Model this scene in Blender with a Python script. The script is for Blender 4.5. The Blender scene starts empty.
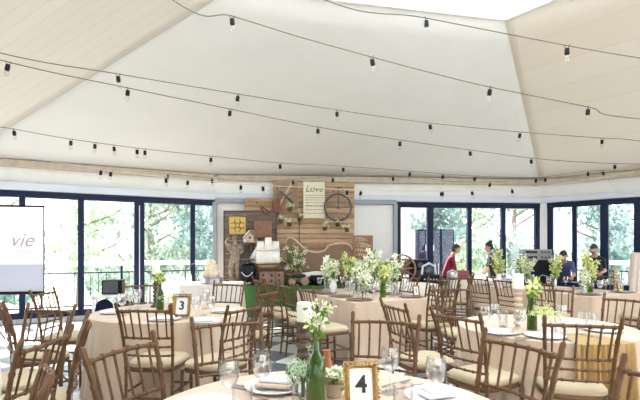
import bpy, bmesh, math, random
from math import sin, cos, pi, radians as R, atan2, hypot, sqrt
from mathutils import Vector, Matrix, Euler
random.seed(7)
S = bpy.context.scene
C = S.collection
CAMZ = 1.4
F = 462.0

# ------------------------------------------------------------------ materials
def mat(name, col, rough=.6, metal=0.0, noise=0.0, nscale=20.0, emit=0.0, ecol=None, bump=0.0, bscale=40.0, trans=0.0, spec=.5, coat=0, sheen=0, sub=0):
    m = bpy.data.materials.new(name); m.use_nodes = True
    nt = m.node_tree; b = nt.nodes['Principled BSDF']
    b.inputs['Base Color'].default_value = (*col, 1)
    b.inputs['Roughness'].default_value = rough
    b.inputs['Metallic'].default_value = metal
    b.inputs['Specular IOR Level'].default_value = spec
    if coat: b.inputs['Coat Weight'].default_value = coat
    if sheen: b.inputs['Sheen Weight'].default_value = sheen
    if trans: b.inputs['Transmission Weight'].default_value = trans
    if emit:
        b.inputs['Emission Color'].default_value = (*(ecol or col), 1); b.inputs['Emission Strength'].default_value = emit
    if noise:
        tc = nt.nodes.new('ShaderNodeTexCoord'); n = nt.nodes.new('ShaderNodeTexNoise')
        n.inputs['Scale'].default_value = nscale; n.inputs['Detail'].default_value = 4
        nt.links.new(tc.outputs['Object'], n.inputs['Vector'])
        r = nt.nodes.new('ShaderNodeValToRGB')
        r.color_ramp.elements[0].position = .3; r.color_ramp.elements[1].position = .7
        r.color_ramp.elements[0].color = (*[max(0, c*(1-noise)) for c in col], 1)
        r.color_ramp.elements[1].color = (*[min(1, c*(1+noise)) for c in col], 1)
        nt.links.new(n.outputs['Fac'], r.inputs['Fac']); nt.links.new(r.outputs['Color'], b.inputs['Base Color'])
    if bump:
        tc = nt.nodes.new('ShaderNodeTexCoord'); n = nt.nodes.new('ShaderNodeTexNoise'); n.inputs['Scale'].default_value = bscale
        bp = nt.nodes.new('ShaderNodeBump'); bp.inputs['Strength'].default_value = bump; bp.inputs['Distance'].default_value = .01
        nt.links.new(tc.outputs['Object'], n.inputs['Vector'])
        nt.links.new(n.outputs['Fac'], bp.inputs['Height']); nt.links.new(bp.outputs['Normal'], b.inputs['Normal'])
    return m

def wood_planks(name, c1, c2, dirv, width, gap=.04, gapdark=.55, grain=(1, 1, 1), rough=.6, gn=6.0, object_space=False):
    """boards of width `width` stacked along dirv, each board its own tone"""
    m = mat(name, c1, rough); nt = m.node_tree; L = nt.links; b = nt.nodes['Principled BSDF']
    tc = nt.nodes.new('ShaderNodeTexCoord')
    if object_space: src = tc.outputs['Object']
    else:
        g = nt.nodes.new('ShaderNodeNewGeometry'); src = g.outputs['Position']
    d = nt.nodes.new('ShaderNodeVectorMath'); d.operation = 'DOT_PRODUCT'; d.inputs[1].default_value = Vector(dirv).normalized()
    L.new(src, d.inputs[0])
    dv = nt.nodes.new('ShaderNodeMath'); dv.operation = 'DIVIDE'; dv.inputs[1].default_value = width; L.new(d.outputs['Value'], dv.inputs[0])
    fl = nt.nodes.new('ShaderNodeMath'); fl.operation = 'FLOOR'; L.new(dv.outputs[0], fl.inputs[0])
    wn = nt.nodes.new('ShaderNodeTexWhiteNoise'); wn.noise_dimensions = '1D'; L.new(fl.outputs[0], wn.inputs['W'])
    mp = nt.nodes.new('ShaderNodeVectorMath'); mp.operation = 'MULTIPLY'; mp.inputs[1].default_value = grain; L.new(src, mp.inputs[0])
    ns = nt.nodes.new('ShaderNodeTexNoise'); ns.inputs['Scale'].default_value = gn; ns.inputs['Detail'].default_value = 6; L.new(mp.outputs[0], ns.inputs['Vector'])
    ad = nt.nodes.new('ShaderNodeMath'); ad.operation = 'ADD'; L.new(wn.outputs['Value'], ad.inputs[0]); L.new(ns.outputs['Fac'], ad.inputs[1])
    hf = nt.nodes.new('ShaderNodeMath'); hf.operation = 'MULTIPLY'; hf.inputs[1].default_value = .5; L.new(ad.outputs[0], hf.inputs[0])
    mx = nt.nodes.new('ShaderNodeMix'); mx.data_type = 'RGBA'; mx.inputs['A'].default_value = (*c1, 1); mx.inputs['B'].default_value = (*c2, 1)
    L.new(hf.outputs[0], mx.inputs['Factor'])
    fr = nt.nodes.new('ShaderNodeMath'); fr.operation = 'FRACT'; L.new(dv.outputs[0], fr.inputs[0])
    lt = nt.nodes.new('ShaderNodeMath'); lt.operation = 'LESS_THAN'; lt.inputs[1].default_value = gap; L.new(fr.outputs[0], lt.inputs[0])
    ml = nt.nodes.new('ShaderNodeMath'); ml.operation = 'MULTIPLY'; ml.inputs[1].default_value = gapdark; L.new(lt.outputs[0], ml.inputs[0])
    m2 = nt.nodes.new('ShaderNodeMix'); m2.data_type = 'RGBA'; m2.inputs['B'].default_value = (c1[0]*.25, c1[1]*.22, c1[2]*.2, 1)
    L.new(ml.outputs[0], m2.inputs['Factor']); L.new(mx.outputs['Result'], m2.inputs['A']); L.new(m2.outputs['Result'], b.inputs['Base Color'])
    return m

def glass_mat(name, tint=(1, 1, 1), refl=.06, rough=.0):
    m = bpy.data.materials.new(name); m.use_nodes = True; nt = m.node_tree; nt.nodes.clear()
    o = nt.nodes.new('ShaderNodeOutputMaterial'); t = nt.nodes.new('ShaderNodeBsdfTransparent'); g = nt.nodes.new('ShaderNodeBsdfGlossy')
    g.inputs['Roughness'].default_value = rough; t.inputs['Color'].default_value = (*tint, 1)
    lw = nt.nodes.new('ShaderNodeLayerWeight'); lw.inputs['Blend'].default_value = .25
    ml = nt.nodes.new('ShaderNodeMath'); ml.operation = 'MULTIPLY_ADD'; ml.inputs[1].default_value = .7; ml.inputs[2].default_value = refl
    mx = nt.nodes.new('ShaderNodeMixShader')
    nt.links.new(lw.outputs['Facing'], ml.inputs[0]); nt.links.new(ml.outputs[0], mx.inputs[0])
    nt.links.new(t.outputs[0], mx.inputs[1]); nt.links.new(g.outputs[0], mx.inputs[2]); nt.links.new(mx.outputs[0], o.inputs[0])
    return m

def leaf_mat(name, c, lo=.55, hi=1.25, tr=.4):
    m = bpy.data.materials.new(name); m.use_nodes = True; nt = m.node_tree; nt.nodes.clear()
    o = nt.nodes.new('ShaderNodeOutputMaterial'); d = nt.nodes.new('ShaderNodeBsdfDiffuse'); t = nt.nodes.new('ShaderNodeBsdfTranslucent')
    n = nt.nodes.new('ShaderNodeTexNoise'); n.inputs['Scale'].default_value = 2.5; tcn = nt.nodes.new('ShaderNodeTexCoord')
    r = nt.nodes.new('ShaderNodeValToRGB'); r.color_ramp.elements[0].position = .35; r.color_ramp.elements[1].position = .65
    r.color_ramp.elements[0].color = (c[0]*lo, c[1]*(lo+.05), c[2]*(lo+.08), 1); r.color_ramp.elements[1].color = (min(.95, c[0]*hi), min(.95, c[1]*hi), min(.95, c[2]*hi), 1)
    mx = nt.nodes.new('ShaderNodeMixShader'); mx.inputs[0].default_value = tr
    L = nt.links; L.new(tcn.outputs['Object'], n.inputs['Vector']); L.new(n.outputs['Fac'], r.inputs['Fac']); L.new(r.outputs[0], d.inputs[0]); L.new(r.outputs[0], t.inputs[0])
    L.new(d.outputs[0], mx.inputs[1]); L.new(t.outputs[0], mx.inputs[2]); L.new(mx.outputs[0], o.inputs[0])
    return m

M = {}
M['bronze'] = mat('bronze_painted_wood', (.135, .068, .032), .36, .25, .22, 30, spec=.3)
M['cushion'] = mat('cream_cushion', (.47, .375, .23), .8, noise=.05, nscale=15, sheen=.2)
M['champagne'] = mat('champagne_cloth', (.56, .415, .295), .75, noise=.05, nscale=60, bump=.15, bscale=90, sheen=.3)
M['whitecloth'] = mat('off_white_cloth', (.78, .71, .63), .8, noise=.04, nscale=50, bump=.1, bscale=60)
M['gold_satin'] = mat('gold_satin', (.46, .29, .11), .38, .15, .12, 12)
M['white_paint'] = mat('white_paint', (.80, .79, .78), .7, noise=.03, nscale=3)
M['pale_trim'] = mat('pale_blue_grey_trim', (.62, .66, .76), .5)
M['grey_trim'] = mat('grey_trim', (.30, .33, .36), .5)
M['navy'] = mat('navy_window_frame', (.008, .014, .046), .4, spec=.2)
M['tan_beam'] = mat('tan_beam', (.50, .42, .33), .7, noise=.15, nscale=8)
M['ceil_grey'] = mat('ceiling_plaster', (.79, .77, .74), .9, noise=.02, nscale=2)
M['glass'] = glass_mat('clear_pane', refl=.02)
M['stemglass'] = glass_mat('drinking_glass', (.97, .97, .97), .10)
M['black'] = mat('black_plastic', (.009, .009, .012), .5, spec=.2)
M['darkgrey'] = mat('dark_grey_metal', (.09, .09, .10), .4, .3)
M['cord'] = mat('brown_cord', (.16, .12, .09), .6)
M['cordpale'] = mat('pale_cord', (.62, .57, .50), .6)
M['silver'] = mat('silver', (.50, .50, .52), .3, .9)
M['ampgrey'] = mat('brushed_grey', (.32, .32, .34), .4)
M['white'] = mat('white_plastic', (.85, .85, .85), .4)
M['porcelain'] = mat('porcelain', (.85, .84, .82), .25, coat=.3)
M['gold'] = mat('gilded', (.36, .21, .065), .35, .7, .25, 60)
M['paper'] = mat('white_paper', (.85, .84, .80), .9)
M['ink'] = mat('ink', (.03, .03, .03), .8)
M['wax'] = mat('candle_wax', (.86, .82, .72), .5)
M['turned_wood'] = mat('turned_wood', (.085, .052, .032), .5, noise=.3, nscale=25)
M['pale_wood'] = mat('pale_turned_wood', (.52, .40, .28), .6, noise=.25, nscale=20)
M['greenglass'] = glass_mat('green_bottle_glass', (.34, .58, .08), .05)
_nt = M['greenglass'].node_tree; _d = _nt.nodes.new('ShaderNodeBsdfDiffuse'); _d.inputs[0].default_value = (.07, .15, .01, 1); _mx = _nt.nodes.new('ShaderNodeMixShader'); _mx.inputs[0].default_value = .35
_o = [n for n in _nt.nodes if n.type == 'OUTPUT_MATERIAL'][0]; _src = _o.inputs[0].links[0].from_socket
_nt.links.new(_src, _mx.inputs[1]); _nt.links.new(_d.outputs[0], _mx.inputs[2]); _nt.links.new(_mx.outputs[0], _o.inputs[0])
M['amber'] = mat('amber_glass', (.38, .12, .05), .3)
M['stem'] = leaf_mat('green_stem', (.16, .30, .06))
M['leafy'] = leaf_mat('fresh_leaf', (.17, .32, .05))
M['bloomw'] = leaf_mat('white_bloom', (.90, .88, .66), .9, 1.02, .15)
M['bloomy'] = leaf_mat('yellow_green_bloom', (.80, .80, .36), .85, 1.08, .2)
M['breath'] = leaf_mat('pale_sprig', (.66, .78, .58), .8, 1.1, .25)
M['turf'] = mat('artificial_turf', (.035, .12, .03), .95, noise=.5, nscale=120, bump=.6, bscale=200)
M['pallet'] = wood_planks('pallet_boards', (.24, .13, .06), (.72, .48, .28), (0, 0, 1), .115, .07, .8, (1.2, 1, 9), gn=3)
M['board_dark'] = wood_planks('dark_boards', (.09, .065, .05), (.19, .135, .10), (0, 0, 1), .14, .05, .6, (1.5, 1, 9), gn=3)
M['settee'] = mat('brown_settee_wood', (.22, .13, .075), .55, noise=.15, nscale=6)
M['settee_edge'] = mat('pale_settee_edge', (.60, .44, .28), .5)
M['brown_sign'] = mat('brown_sign', (.27, .13, .07), .6, noise=.25, nscale=10)
M['cream_sign'] = mat('cream_sign', (.72, .66, .50), .8, noise=.06, nscale=10)
M['violin'] = mat('violin_varnish', (.20, .03, .01), .4)
M['stone'] = mat('weathered_stone', (.24, .19, .145), .9, noise=.5, nscale=14, bump=.4)
M['sail'] = mat('sail_cloth', (.82, .78, .72), .8, noise=.08, nscale=8)
M['hull'] = mat('hull_wood', (.30, .17, .09), .5, noise=.2)
M['roofwhite'] = mat('white_roof_board', (.78, .78, .80), .6)
M['house'] = mat('rosy_brown_wood', (.27, .16, .11), .7, noise=.3, nscale=12)
M['wheelwood'] = mat('wagon_wheel_wood', (.33, .19, .14), .6, noise=.2)
M['deck'] = wood_planks('deck_boards', (.42, .42, .43), (.55, .55, .56), (1, 0, 0), .14, .05, .5)
M['ground'] = mat('pale_ground', (.42, .47, .36), .95, noise=.25, nscale=.5)
M['annex'] = mat('annex_render', (.74, .72, .69), .9)
M['blue'] = mat('blue_cabinet_paint', (.006, .011, .030), .6, spec=.1)
M['bark'] = mat('bark', (.20, .16, .12), .9, noise=.3)
M['leafA'] = leaf_mat('leaf_green', (.42, .50, .40))
M['leafB'] = leaf_mat('leaf_teal', (.28, .39, .36))
M['leafC'] = leaf_mat('leaf_yellow_green', (.50, .60, .42))
M['terracotta'] = mat('terracotta', (.45, .14, .06), .7)
M['cake'] = mat('cake_icing', (.80, .66, .50), .6, noise=.2, nscale=30)
M['skin'] = mat('skin', (.50, .30, .20), .6)
M['hair'] = mat('black_hair', (.015, .012, .012), .5)
M['red'] = mat('maroon_shirt', (.22, .012, .035), .8)
M['blackshirt'] = mat('black_shirt', (.012, .012, .02), .8)
M['blueshirt'] = mat('blue_violet_shirt', (.08, .09, .22), .8)
M['trouser'] = mat('dark_trousers', (.03, .035, .06), .8)

# ------------------------------------------------------------------ mesh builder
class MB:
    def __init__(s): s.v = []; s.f = []; s.m = []; s.cur = 0; s.T = Matrix.Identity(4)
    def add(s, vs, fs):
        o = len(s.v)
        for p in vs:
            s.v.append(tuple(s.T @ Vector(p)))
        for f in fs:
            s.f.append(tuple(i+o for i in f)); s.m.append(s.cur)
        return s
    def box(s, c, d, rz=0, rx=0, ry=0):
        m = Matrix.Translation(Vector(c)) @ Euler((rx, ry, rz)).to_matrix().to_4x4()
        vs = [m @ Vector((x*d[0]/2, y*d[1]/2, z*d[2]/2)) for x in (-1, 1) for y in (-1, 1) for z in (-1, 1)]
        s.add(vs, [(0, 1, 3, 2), (4, 6, 7, 5), (0, 4, 5, 1), (2, 3, 7, 6), (0, 2, 6, 4), (1, 5, 7, 3)]); return s
    def tube(s, pts, r, n=8, closed=False):
        pts = [Vector(p) for p in pts]
        if not isinstance(r, (list, tuple)): r = [r]*len(pts)
        vs = []; fs = []; k = len(pts); up = None
        for i, p in enumerate(pts):
            if closed: d = pts[(i+1) % k]-pts[i-1]
            else: d = pts[min(i+1, k-1)]-pts[max(i-1, 0)]
            d.normalize()
            if up is None:
                up = Vector((0, 0, 1)) if abs(d.z) < .9 else Vector((1, 0, 0))
            a = d.cross(up); a.normalize(); b = d.cross(a)*-1; up = b
            for j in range(n):
                t = 2*pi*j/n; vs.append(p+(a*cos(t)+b*sin(t))*r[i])
        rng = k if closed else k-1
        for i in range(rng):
            for j in range(n):
                a0 = i*n+j; a1 = i*n+(j+1) % n; b0 = ((i+1) % k)*n+j; b1 = ((i+1) % k)*n+(j+1) % n
                fs.append((a0, a1, b1, b0))
        if not closed: fs.append(tuple(range(n))[::-1]); fs.append(tuple(range((k-1)*n, k*n)))
        s.add(vs, fs); return s
    def lathe(s, prof, c=(0, 0, 0), n=16, sx=1, sy=1, cap=True):
        vs = []; fs = []; k = len(prof)
        for (r, z) in prof:
            for j in range(n):
                t = 2*pi*j/n; vs.append((c[0]+r*cos(t)*sx, c[1]+r*sin(t)*sy, c[2]+z))
        for i in range(k-1):
            for j in range(n): fs.append((i*n+j, i*n+(j+1) % n, (i+1)*n+(j+1) % n, (i+1)*n+j))
        if cap: fs.append(tuple(range(n))[::-1]); fs.append(tuple(range((k-1)*n, k*n)))
        s.add(vs, fs); return s
    def ball(s, c, r, n=8, k=6):
        if not isinstance(r, (list, tuple)): r = (r, r, r)
        prof = [(max(.02, sin(pi*i/k)), -cos(pi*i/k)) for i in range(k+1)]
        vs = []; fs = []
        for (a, z) in prof:
            for j in range(n):
                t = 2*pi*j/n; vs.append((c[0]+r[0]*a*cos(t), c[1]+r[1]*a*sin(t), c[2]+r[2]*z))
        for i in range(k):
            for j in range(n): fs.append((i*n+j, i*n+(j+1) % n, (i+1)*n+(j+1) % n, (i+1)*n+j))
        fs.append(tuple(range(n))[::-1]); fs.append(tuple(range(k*n, (k+1)*n)))
        s.add(vs, fs); return s
    def prism(s, poly, y0, y1):
        """poly in x,z, extruded along y"""
        n = len(poly); vs = [(x, y0, z) for x, z in poly]+[(x, y1, z) for x, z in poly]
        fs = [tuple(range(n)), tuple(range(n, 2*n))[::-1]]+[(i, i+n, (i+1) % n+n, (i+1) % n) for i in range(n)]
        s.add(vs, fs); return s
    def quad(s, a, b, c, d): s.add([a, b, c, d], [(0, 1, 2, 3)]); return s
    def build(s, name, m, parent=None, smooth=True, loc=None, rz=0, bevel=0, flip=False):
        me = bpy.data.meshes.new(name); me.from_pydata([tuple(v) for v in s.v], [], s.f)
        ms = m if isinstance(m, list) else [m]
        for x in ms: me.materials.append(x)
        for p, k in zip(me.polygons, s.m): p.material_index = k
        bm = bmesh.new(); bm.from_mesh(me); bmesh.ops.recalc_face_normals(bm, faces=bm.faces); bm.to_mesh(me); bm.free()
        if smooth:
            me.shade_smooth() if hasattr(me, 'shade_smooth') else None
            try: me.set_sharp_from_angle(angle=R(40))
            except Exception: pass
        o = bpy.data.objects.new(name, me); C.objects.link(o)
        if loc is not None: o.location = loc
        o.rotation_euler.z = rz
        if bevel:
            b = o.modifiers.new('bevel', 'BEVEL'); b.width = bevel; b.segments = 2; b.limit_method = 'ANGLE'
        if parent: o.parent = parent
        _stuffname(o)
        return o

def _stuffname(o):
    if o.name.split('.')[0] in ('blossoms', 'leaves', 'sprigs', 'foliage', 'crown'): o['kind'] = 'stuff'
def tag(o, label=None, cat=None, group=None, kind=None):
    if label: o['label'] = label
    if cat: o['category'] = cat
    if group: o['group'] = group
    if kind: o['kind'] = kind
    return o
def empty(name, loc, rz=0, label=None, cat=None, group=None):
    o = bpy.data.objects.new(name, None); C.objects.link(o); o.location = loc; o.rotation_euler.z = rz; o.empty_display_size = .1
    return tag(o, label, cat, group)
def struct(o): o['kind'] = 'structure'; return o
kids = {}
def copy_tree(o, parent=None):
    c = o.copy(); C.objects.link(c); c.parent = parent
    for ch in list(o.children): copy_tree(ch, c)
    return c
def text_mb(body, size, depth=.002, shear=0, bold=0):
    cu = bpy.data.curves.new('t', 'FONT'); cu.body = body; cu.size = size; cu.extrude = depth; cu.shear = shear; cu.align_x = 'CENTER'; cu.align_y = 'CENTER'; cu.offset = bold
    o = bpy.data.objects.new('t', cu); C.objects.link(o)
    dg = bpy.context.evaluated_depsgraph_get(); me = bpy.data.meshes.new_from_object(o.evaluated_get(dg))
    b = MB(); b.add([(v.co.x, -v.co.z, v.co.y) for v in me.vertices], [tuple(p.vertices) for p in me.polygons])
    bpy.data.objects.remove(o); bpy.data.curves.remove(cu); bpy.data.meshes.remove(me)
    return b
def P(px, py, Y): return Vector(((px-320)/F*Y, Y, CAMZ+(248-py)/F*Y))

# ------------------------------------------------------------------ camera, world, sun
cam = bpy.data.cameras.new('camera'); co = bpy.data.objects.new('camera', cam); C.objects.link(co)
co.location = (0, 0, CAMZ); co.rotation_euler = (R(90), 0, 0); cam.sensor_width = 36; cam.lens = F/640*36; cam.shift_y = 48/640; cam.clip_end = 300; cam.clip_start = .05
S.camera = co
w = bpy.data.worlds.new('world'); S.world = w; w.use_nodes = True
w.node_tree.nodes['Background'].inputs[0].default_value = (.84, .92, 1, 1); w.node_tree.nodes['Background'].inputs[1].default_value = 2.6
sun = bpy.data.lights.new('sun', 'SUN'); sun.energy = 11; sun.angle = R(.6); sun.color = (1, .93, .82)
so = bpy.data.objects.new('sun', sun); C.objects.link(so); so.rotation_euler = Vector((.50, -.60, -.60)).to_track_quat('-Z', 'Y').to_euler(); so.location = (-8, 12, 9)
S.view_settings.view_transform = 'Standard'; S.view_settings.look = 'None'; S.view_settings.exposure = 1.08; S.view_settings.gamma = 1
S.cycles.use_denoising = True
S.cycles.max_bounces = 10; S.cycles.transparent_max_bounces = 24; S.cycles.diffuse_bounces = 4; S.cycles.glossy_bounces = 3
S.cycles.sample_clamp_indirect = 8; S.cycles.caustics_reflective = False; S.cycles.caustics_refractive = False

# ------------------------------------------------------------------ room shell
P0 = Vector((-6.33, 8.12)); P1 = Vector((-2.33, 10.27)); P2 = Vector((5.25, 11.0)); P3 = Vector((8.3, 8.01)); P4 = Vector((8.3, -3.5)); P5 = Vector((-7.6, -3.5)); P6 = Vector((-8.2, 4.2))
ROOM = [P0, P1, P2, P3, P4, P5, P6]
EZ = 2.98
def floor_mat():
    m = mat('floor_tiles', (.5, .5, .5), .3); nt = m.node_tree; L = nt.links; b = nt.nodes['Principled BSDF']
    g = nt.nodes.new('ShaderNodeNewGeometry'); mp = nt.nodes.new('ShaderNodeMapping'); mp.inputs['Rotation'].default_value = (0, 0, R(28))
    ck = nt.nodes.new('ShaderNodeTexChecker'); ck.inputs['Scale'].default_value = 1.9
    ck.inputs['Color1'].default_value = (.74, .73, .72, 1); ck.inputs['Color2'].default_value = (.13, .135, .15, 1)
    n = nt.nodes.new('ShaderNodeTexNoise'); n.inputs['Scale'].default_value = 3
    mx = nt.nodes.new('ShaderNodeMix'); mx.data_type = 'RGBA'; mx.blend_type = 'OVERLAY'; mx.inputs['Factor'].default_value = .15
    L.new(g.outputs['Position'], mp.inputs['Vector']); L.new(mp.outputs[0], ck.inputs['Vector']); L.new(ck.outputs['Color'], mx.inputs['A']); L.new(n.outputs['Color'], mx.inputs['B']); L.new(g.outputs['Position'], n.inputs['Vector']); L.new(mx.outputs['Result'], b.inputs['Base Color'])
    return m
fb = MB(); fb.add([(p.x, p.y, 0) for p in ROOM]+[(p.x, p.y, -.15) for p in ROOM], [tuple(range(7)), tuple(range(7, 14))[::-1]]+[(i, (i+1) % 7, (i+1) % 7+7, i+7) for i in range(7)])
struct(fb.build('floor', floor_mat(), smooth=False))

# ceiling: sloping faces rising to a skylight
K = {'A': (-1.15, 6.15), 'B': (2.8, 7.0), 'C': (5.2, 4.0), 'D': (4.2, .3), 'E': (0, -.8), 'G': (-2.9, 2.6)}
SZ = 4.85
def ceil_face(name, low, high, m, curved=False, n=24):
    """low: points on the eave (xy), high: points on the skylight rim"""
    def along(ps, t):
        ps = [Vector(p) for p in ps]; Ls = [(ps[i+1]-ps[i]).length for i in range(len(ps)-1)]; T = sum(Ls)*t
        for i, l in enumerate(Ls):
            if T <= l or i == len(Ls)-1: return ps[i].lerp(ps[i+1], min(1, T/l) if l else 0)
            T -= l
    mb = MB(); rows = 10
    for j in range(rows+1):
        for i in range(n+1):
            a = along(low, i/n); b = along(high, i/n); t = j/rows; p = a.lerp(b, t)
            mb.v.append((p.x, p.y, EZ+(SZ-EZ)*t))
    for j in range(rows):
        for i in range(n):
            a = j*(n+1)+i; mb.f.append((a, a+1, a+n+2, a+n+1)); mb.m.append(0)
    o = mb.build(name, m); sm = o.modifiers.new('thick', 'SOLIDIFY'); sm.thickness = .06
    # outward (upwards)
    if o.data.polygons[0].normal.z > 0: sm.offset = 1
    else: sm.offset = -1
    return struct(o)
M['ceil_planks'] = wood_planks('ceiling_planks', (.78, .71, .62), (.84, .78, .70), (.35, .94, 0), .16, .05, .18, (.6, 6, 6), gn=1.5)
M['ceil_right'] = wood_planks('ceiling_boards_right', (.80, .71, .60), (.84, .76, .66), (0, 0, 1), .22, .03, .12, (2, 2, 8), gn=1.5)
ceil_face('ceiling_back', [P0, (-4.4, 9.2), P1, P2], [K['A'], K['A'], (-.4, 6.31), K['B']], M['ceil_grey']) if False else None
# back face as a fan so its bend over the corner of the wall stays soft
def fan():
    mb = MB(); n = 48; rows = 10
    low = []
    for i in range(n+1):
        t = i/n
        L1 = (P1-P0).length; L2 = (P2-P1).length; s = t*(L1+L2)
        low.append(P0.lerp(P1, s/L1) if s < L1 else P1.lerp(P2, (s-L1)/L2))
    A, B = Vector(K['A']), Vector(K['B'])
    for j in range(rows+1):
        for i in range(n+1):
            p = low[i].lerp(A.lerp(B, i/n), j/rows); mb.v.append((p.x, p.y, EZ+(SZ-EZ)*j/rows))
    for j in range(rows):
        for i in range(n):
            a = j*(n+1)+i; mb.f.append((a, a+1, a+n+2, a+n+1)); mb.m.append(0)
    o = mb.build('ceiling', M['ceil_grey']); sm = o.modifiers.new('thick', 'SOLIDIFY'); sm.thickness = .06; sm.offset = 1 if o.data.polygons[0].normal.z > 0 else -1
    struct(o)
fan()
ceil_face('ceiling', [P2, P3], [K['B'], K['C']], M['ceil_right'])
ceil_face('ceiling', [P3, P4], [K['C'], K['D']], M['ceil_right'])
ceil_face('ceiling', [P4, P5], [K['D'], K['E']], M['ceil_grey'])
ceil_face('ceiling', [P5, P6], [K['E'], K['G']], M['ceil_planks'])
ceil_face('ceiling', [P6, P0], [K['G'], K['A']], M['ceil_planks'])
# skylight cupola
ring = [Vector(K[k]) for k in 'ABCDEG']
sk = struct(empty('window_skylight', (2, 3, SZ)))
sk.name = 'window_9'
def W(o): # keep world place while parenting to an empty without rotation
    o.location = -Vector(o.parent.location) if o.parent else (0, 0, 0); return o
mb = MB()
for i in range(6):
    a, b = ring[i], ring[(i+1) % 6]
    mb.tube([(a.x, a.y, SZ+.03), (b.x, b.y, SZ+.03)], .05, 6)
    mb.tube([(a.x, a.y, SZ+.75), (b.x, b.y, SZ+.75)], .04, 6)
    mb.tube([(a.x, a.y, SZ+.38), (b.x, b.y, SZ+.38)], .015, 6)
    n = 5
    for k in range(n):
        p = a.lerp(b, k/n); mb.tube([(p.x, p.y, SZ), (p.x, p.y, SZ+.75)], .022, 6)
    mb.tube([(a.x, a.y, SZ+.75), (1.6, 3.2, SZ+1.5)], .03, 6)
W(mb.build('frame', M['white'], sk))
mb = MB()
for i in range(6):
    a, b = ring[i], ring[(i+1) % 6]
    mb.quad((a.x, a.y, SZ), (b.x, b.y, SZ), (b.x, b.y, SZ+.75), (a.x, a.y, SZ+.75))
    mb.add([(a.x, a.y, SZ+.76), (b.x, b.y, SZ+.76), (1.6, 3.2, SZ+1.5)], [(0, 1, 2)])
W(mb.build('glazing', M['glass'], sk, smooth=False))

# walls
def wall_frame(a, b):
    d = (b-a); L = d.length; u = d/L; ang = atan2(u.y, u.x); return L, u, ang
def place(o, a, ang): o.location = (a.x, a.y, 0); o.rotation_euler.z = ang; return o
HEAD = 2.42
winno = [0]
def glazed(name, a, b, spans, solid=[], head=HEAD, frame=M['navy'], extra_trim=True):
    """spans: list of (s0,s1,[mullion s positions and half widths]) along the wall; local x along wall, local -y towards the room when going clockwise"""
    L, u, ang = wall_frame(a, b)
    root = struct(place(MB().box((L/2, .08, (EZ+HEAD)/2+.06), (L, .16, EZ-HEAD-.02+.05)).build(name, M['white_paint'], smooth=False), a, ang))
    for (s0, s1) in solid:
        o = MB().box(((s0+s1)/2, .08, HEAD/2+.02), (s1-s0, .16, HEAD+.04)).build('panel', M['white_paint'], root, smooth=False)
    if extra_trim:
        struct(place(MB().box((L/2, -.03, HEAD+.12), (L, .06, .14)).build('trim_1', M['pale_trim'], smooth=False, bevel=.01), a, ang))
        struct(place(MB().box((L/2, -.06, EZ-.03), (L-.1, .12, .13)).build('trim_2', M['tan_beam'], smooth=False, bevel=.01), a, ang))
    for (s0, s1, mull) in spans:
        winno[0] += 1
        wroot = struct(place(bpy.data.objects.new('window_%d' % winno[0], None), a, ang)); C.objects.link(wroot)
        MB().box(((s0+s1)/2, .06, HEAD-.02), (s1-s0, .14, .12)).build('head_rail', frame, wroot, smooth=False, bevel=.006)
        MB().box(((s0+s1)/2, .06, .10), (s1-s0, .10, .20)).build('bottom_rail', frame, wroot, smooth=False, bevel=.006)
        MB().box(((s0+s1)/2, .08, 1.28), (s1-s0-.02, .008, 2.18)).build('pane', M['glass'], wroot, smooth=False)
        for (c, hw) in mull:
            MB().box((c, .05, HEAD/2), (hw*2, .09, HEAD)).build('mullion', frame, wroot, smooth=False, bevel=.006)
            if hw > .08:
                MB().box((c, .0, HEAD/2), (.018, .012, HEAD-.3)).build('gap_light_strip', M['pale_trim'], wroot, smooth=False)  # pale strip stands in for the light gap between the paired stiles
    return root, L, u, ang
def s_of(px, a, b):
    """distance along wall a->b seen at picture column px"""
    t = (px-320)/F; d = b-a; L = d.length; u = d/L
    return (t*a.y-a.x)/(u.x-t*u.y)
s = lambda px: s_of(px, P0, P1)
LL = (P1-P0).length
mu = [(.05, .05), (s(22), .05), (s(81), .055), (s(139.5), .10), (s(193), .05), (s(217)-.03, .03)]
glazed('wall_left', P0, P1, [(0, s(217), mu)], solid=[(s(217)-.0, LL)])
s = lambda px: s_of(px, P1, P2)
LB = (P2-P1).length
mu = [(s(399), .05), (s(430.5), .075), (s(470), .05), (s(504), .055), (s(538), .06)]
glazed('wall_back', P1, P2, [(s(397), s(540), mu)], solid=[(0, s(397)), (s(540), LB)])
s = lambda px: s_of(px, P2, P3)
LR = (P3-P2).length
mu = [(s(550), .06), (s(574), .05), (s(604), .08), (s(637), .06), (3.2, .06), (4.2, .06)]
glazed('wall_right', P2, P3, [(s(547), LR, mu)], solid=[(0, s(547))])
for nm, a, b in (('wall_side_right', P3, P4), ('wall_front', P4, P5), ('wall_side_left', P5, P6), ('wall_far_left', P6, P0)):
    L = (b-a).length; n = max(2, int(L/1.4)); 
    if nm in ('wall_front', 'wall_side_left'): glazed(nm, a, b, [(L*.35, L*.65, [(L*(.35+.1*i), .05) for i in range(4)])], solid=[(0, L*.35), (L*.65, L)])  # unseen walls, glazed at mid span only to cut frontal light
    else: glazed(nm, a, b, [(0, L, [(L*i/n, .05) for i in range(n+1)])])
# grey door track and frame of white sliding panels on the back wall
L, u, ang = wall_frame(P1, P2)
s = lambda px: s_of(px, P1, P2)
struct(place(MB().box((s(307), -.05, HEAD+.03), (s(397)-s(217), .10, .10)).build('trim_3', M['grey_trim'], smooth=False, bevel=.01), P1, ang))
struct(place(MB().box((s(395), -.03, HEAD/2), (.10, .06, HEAD)).build('trim_4', M['grey_trim'], smooth=False, bevel=.01), P1, ang))
struct(place(MB().box((.0, -.06, HEAD/2), (.10, .08, HEAD)).build('trim_5', M['grey_trim'], smooth=False, bevel=.01), P1, ang))

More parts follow.
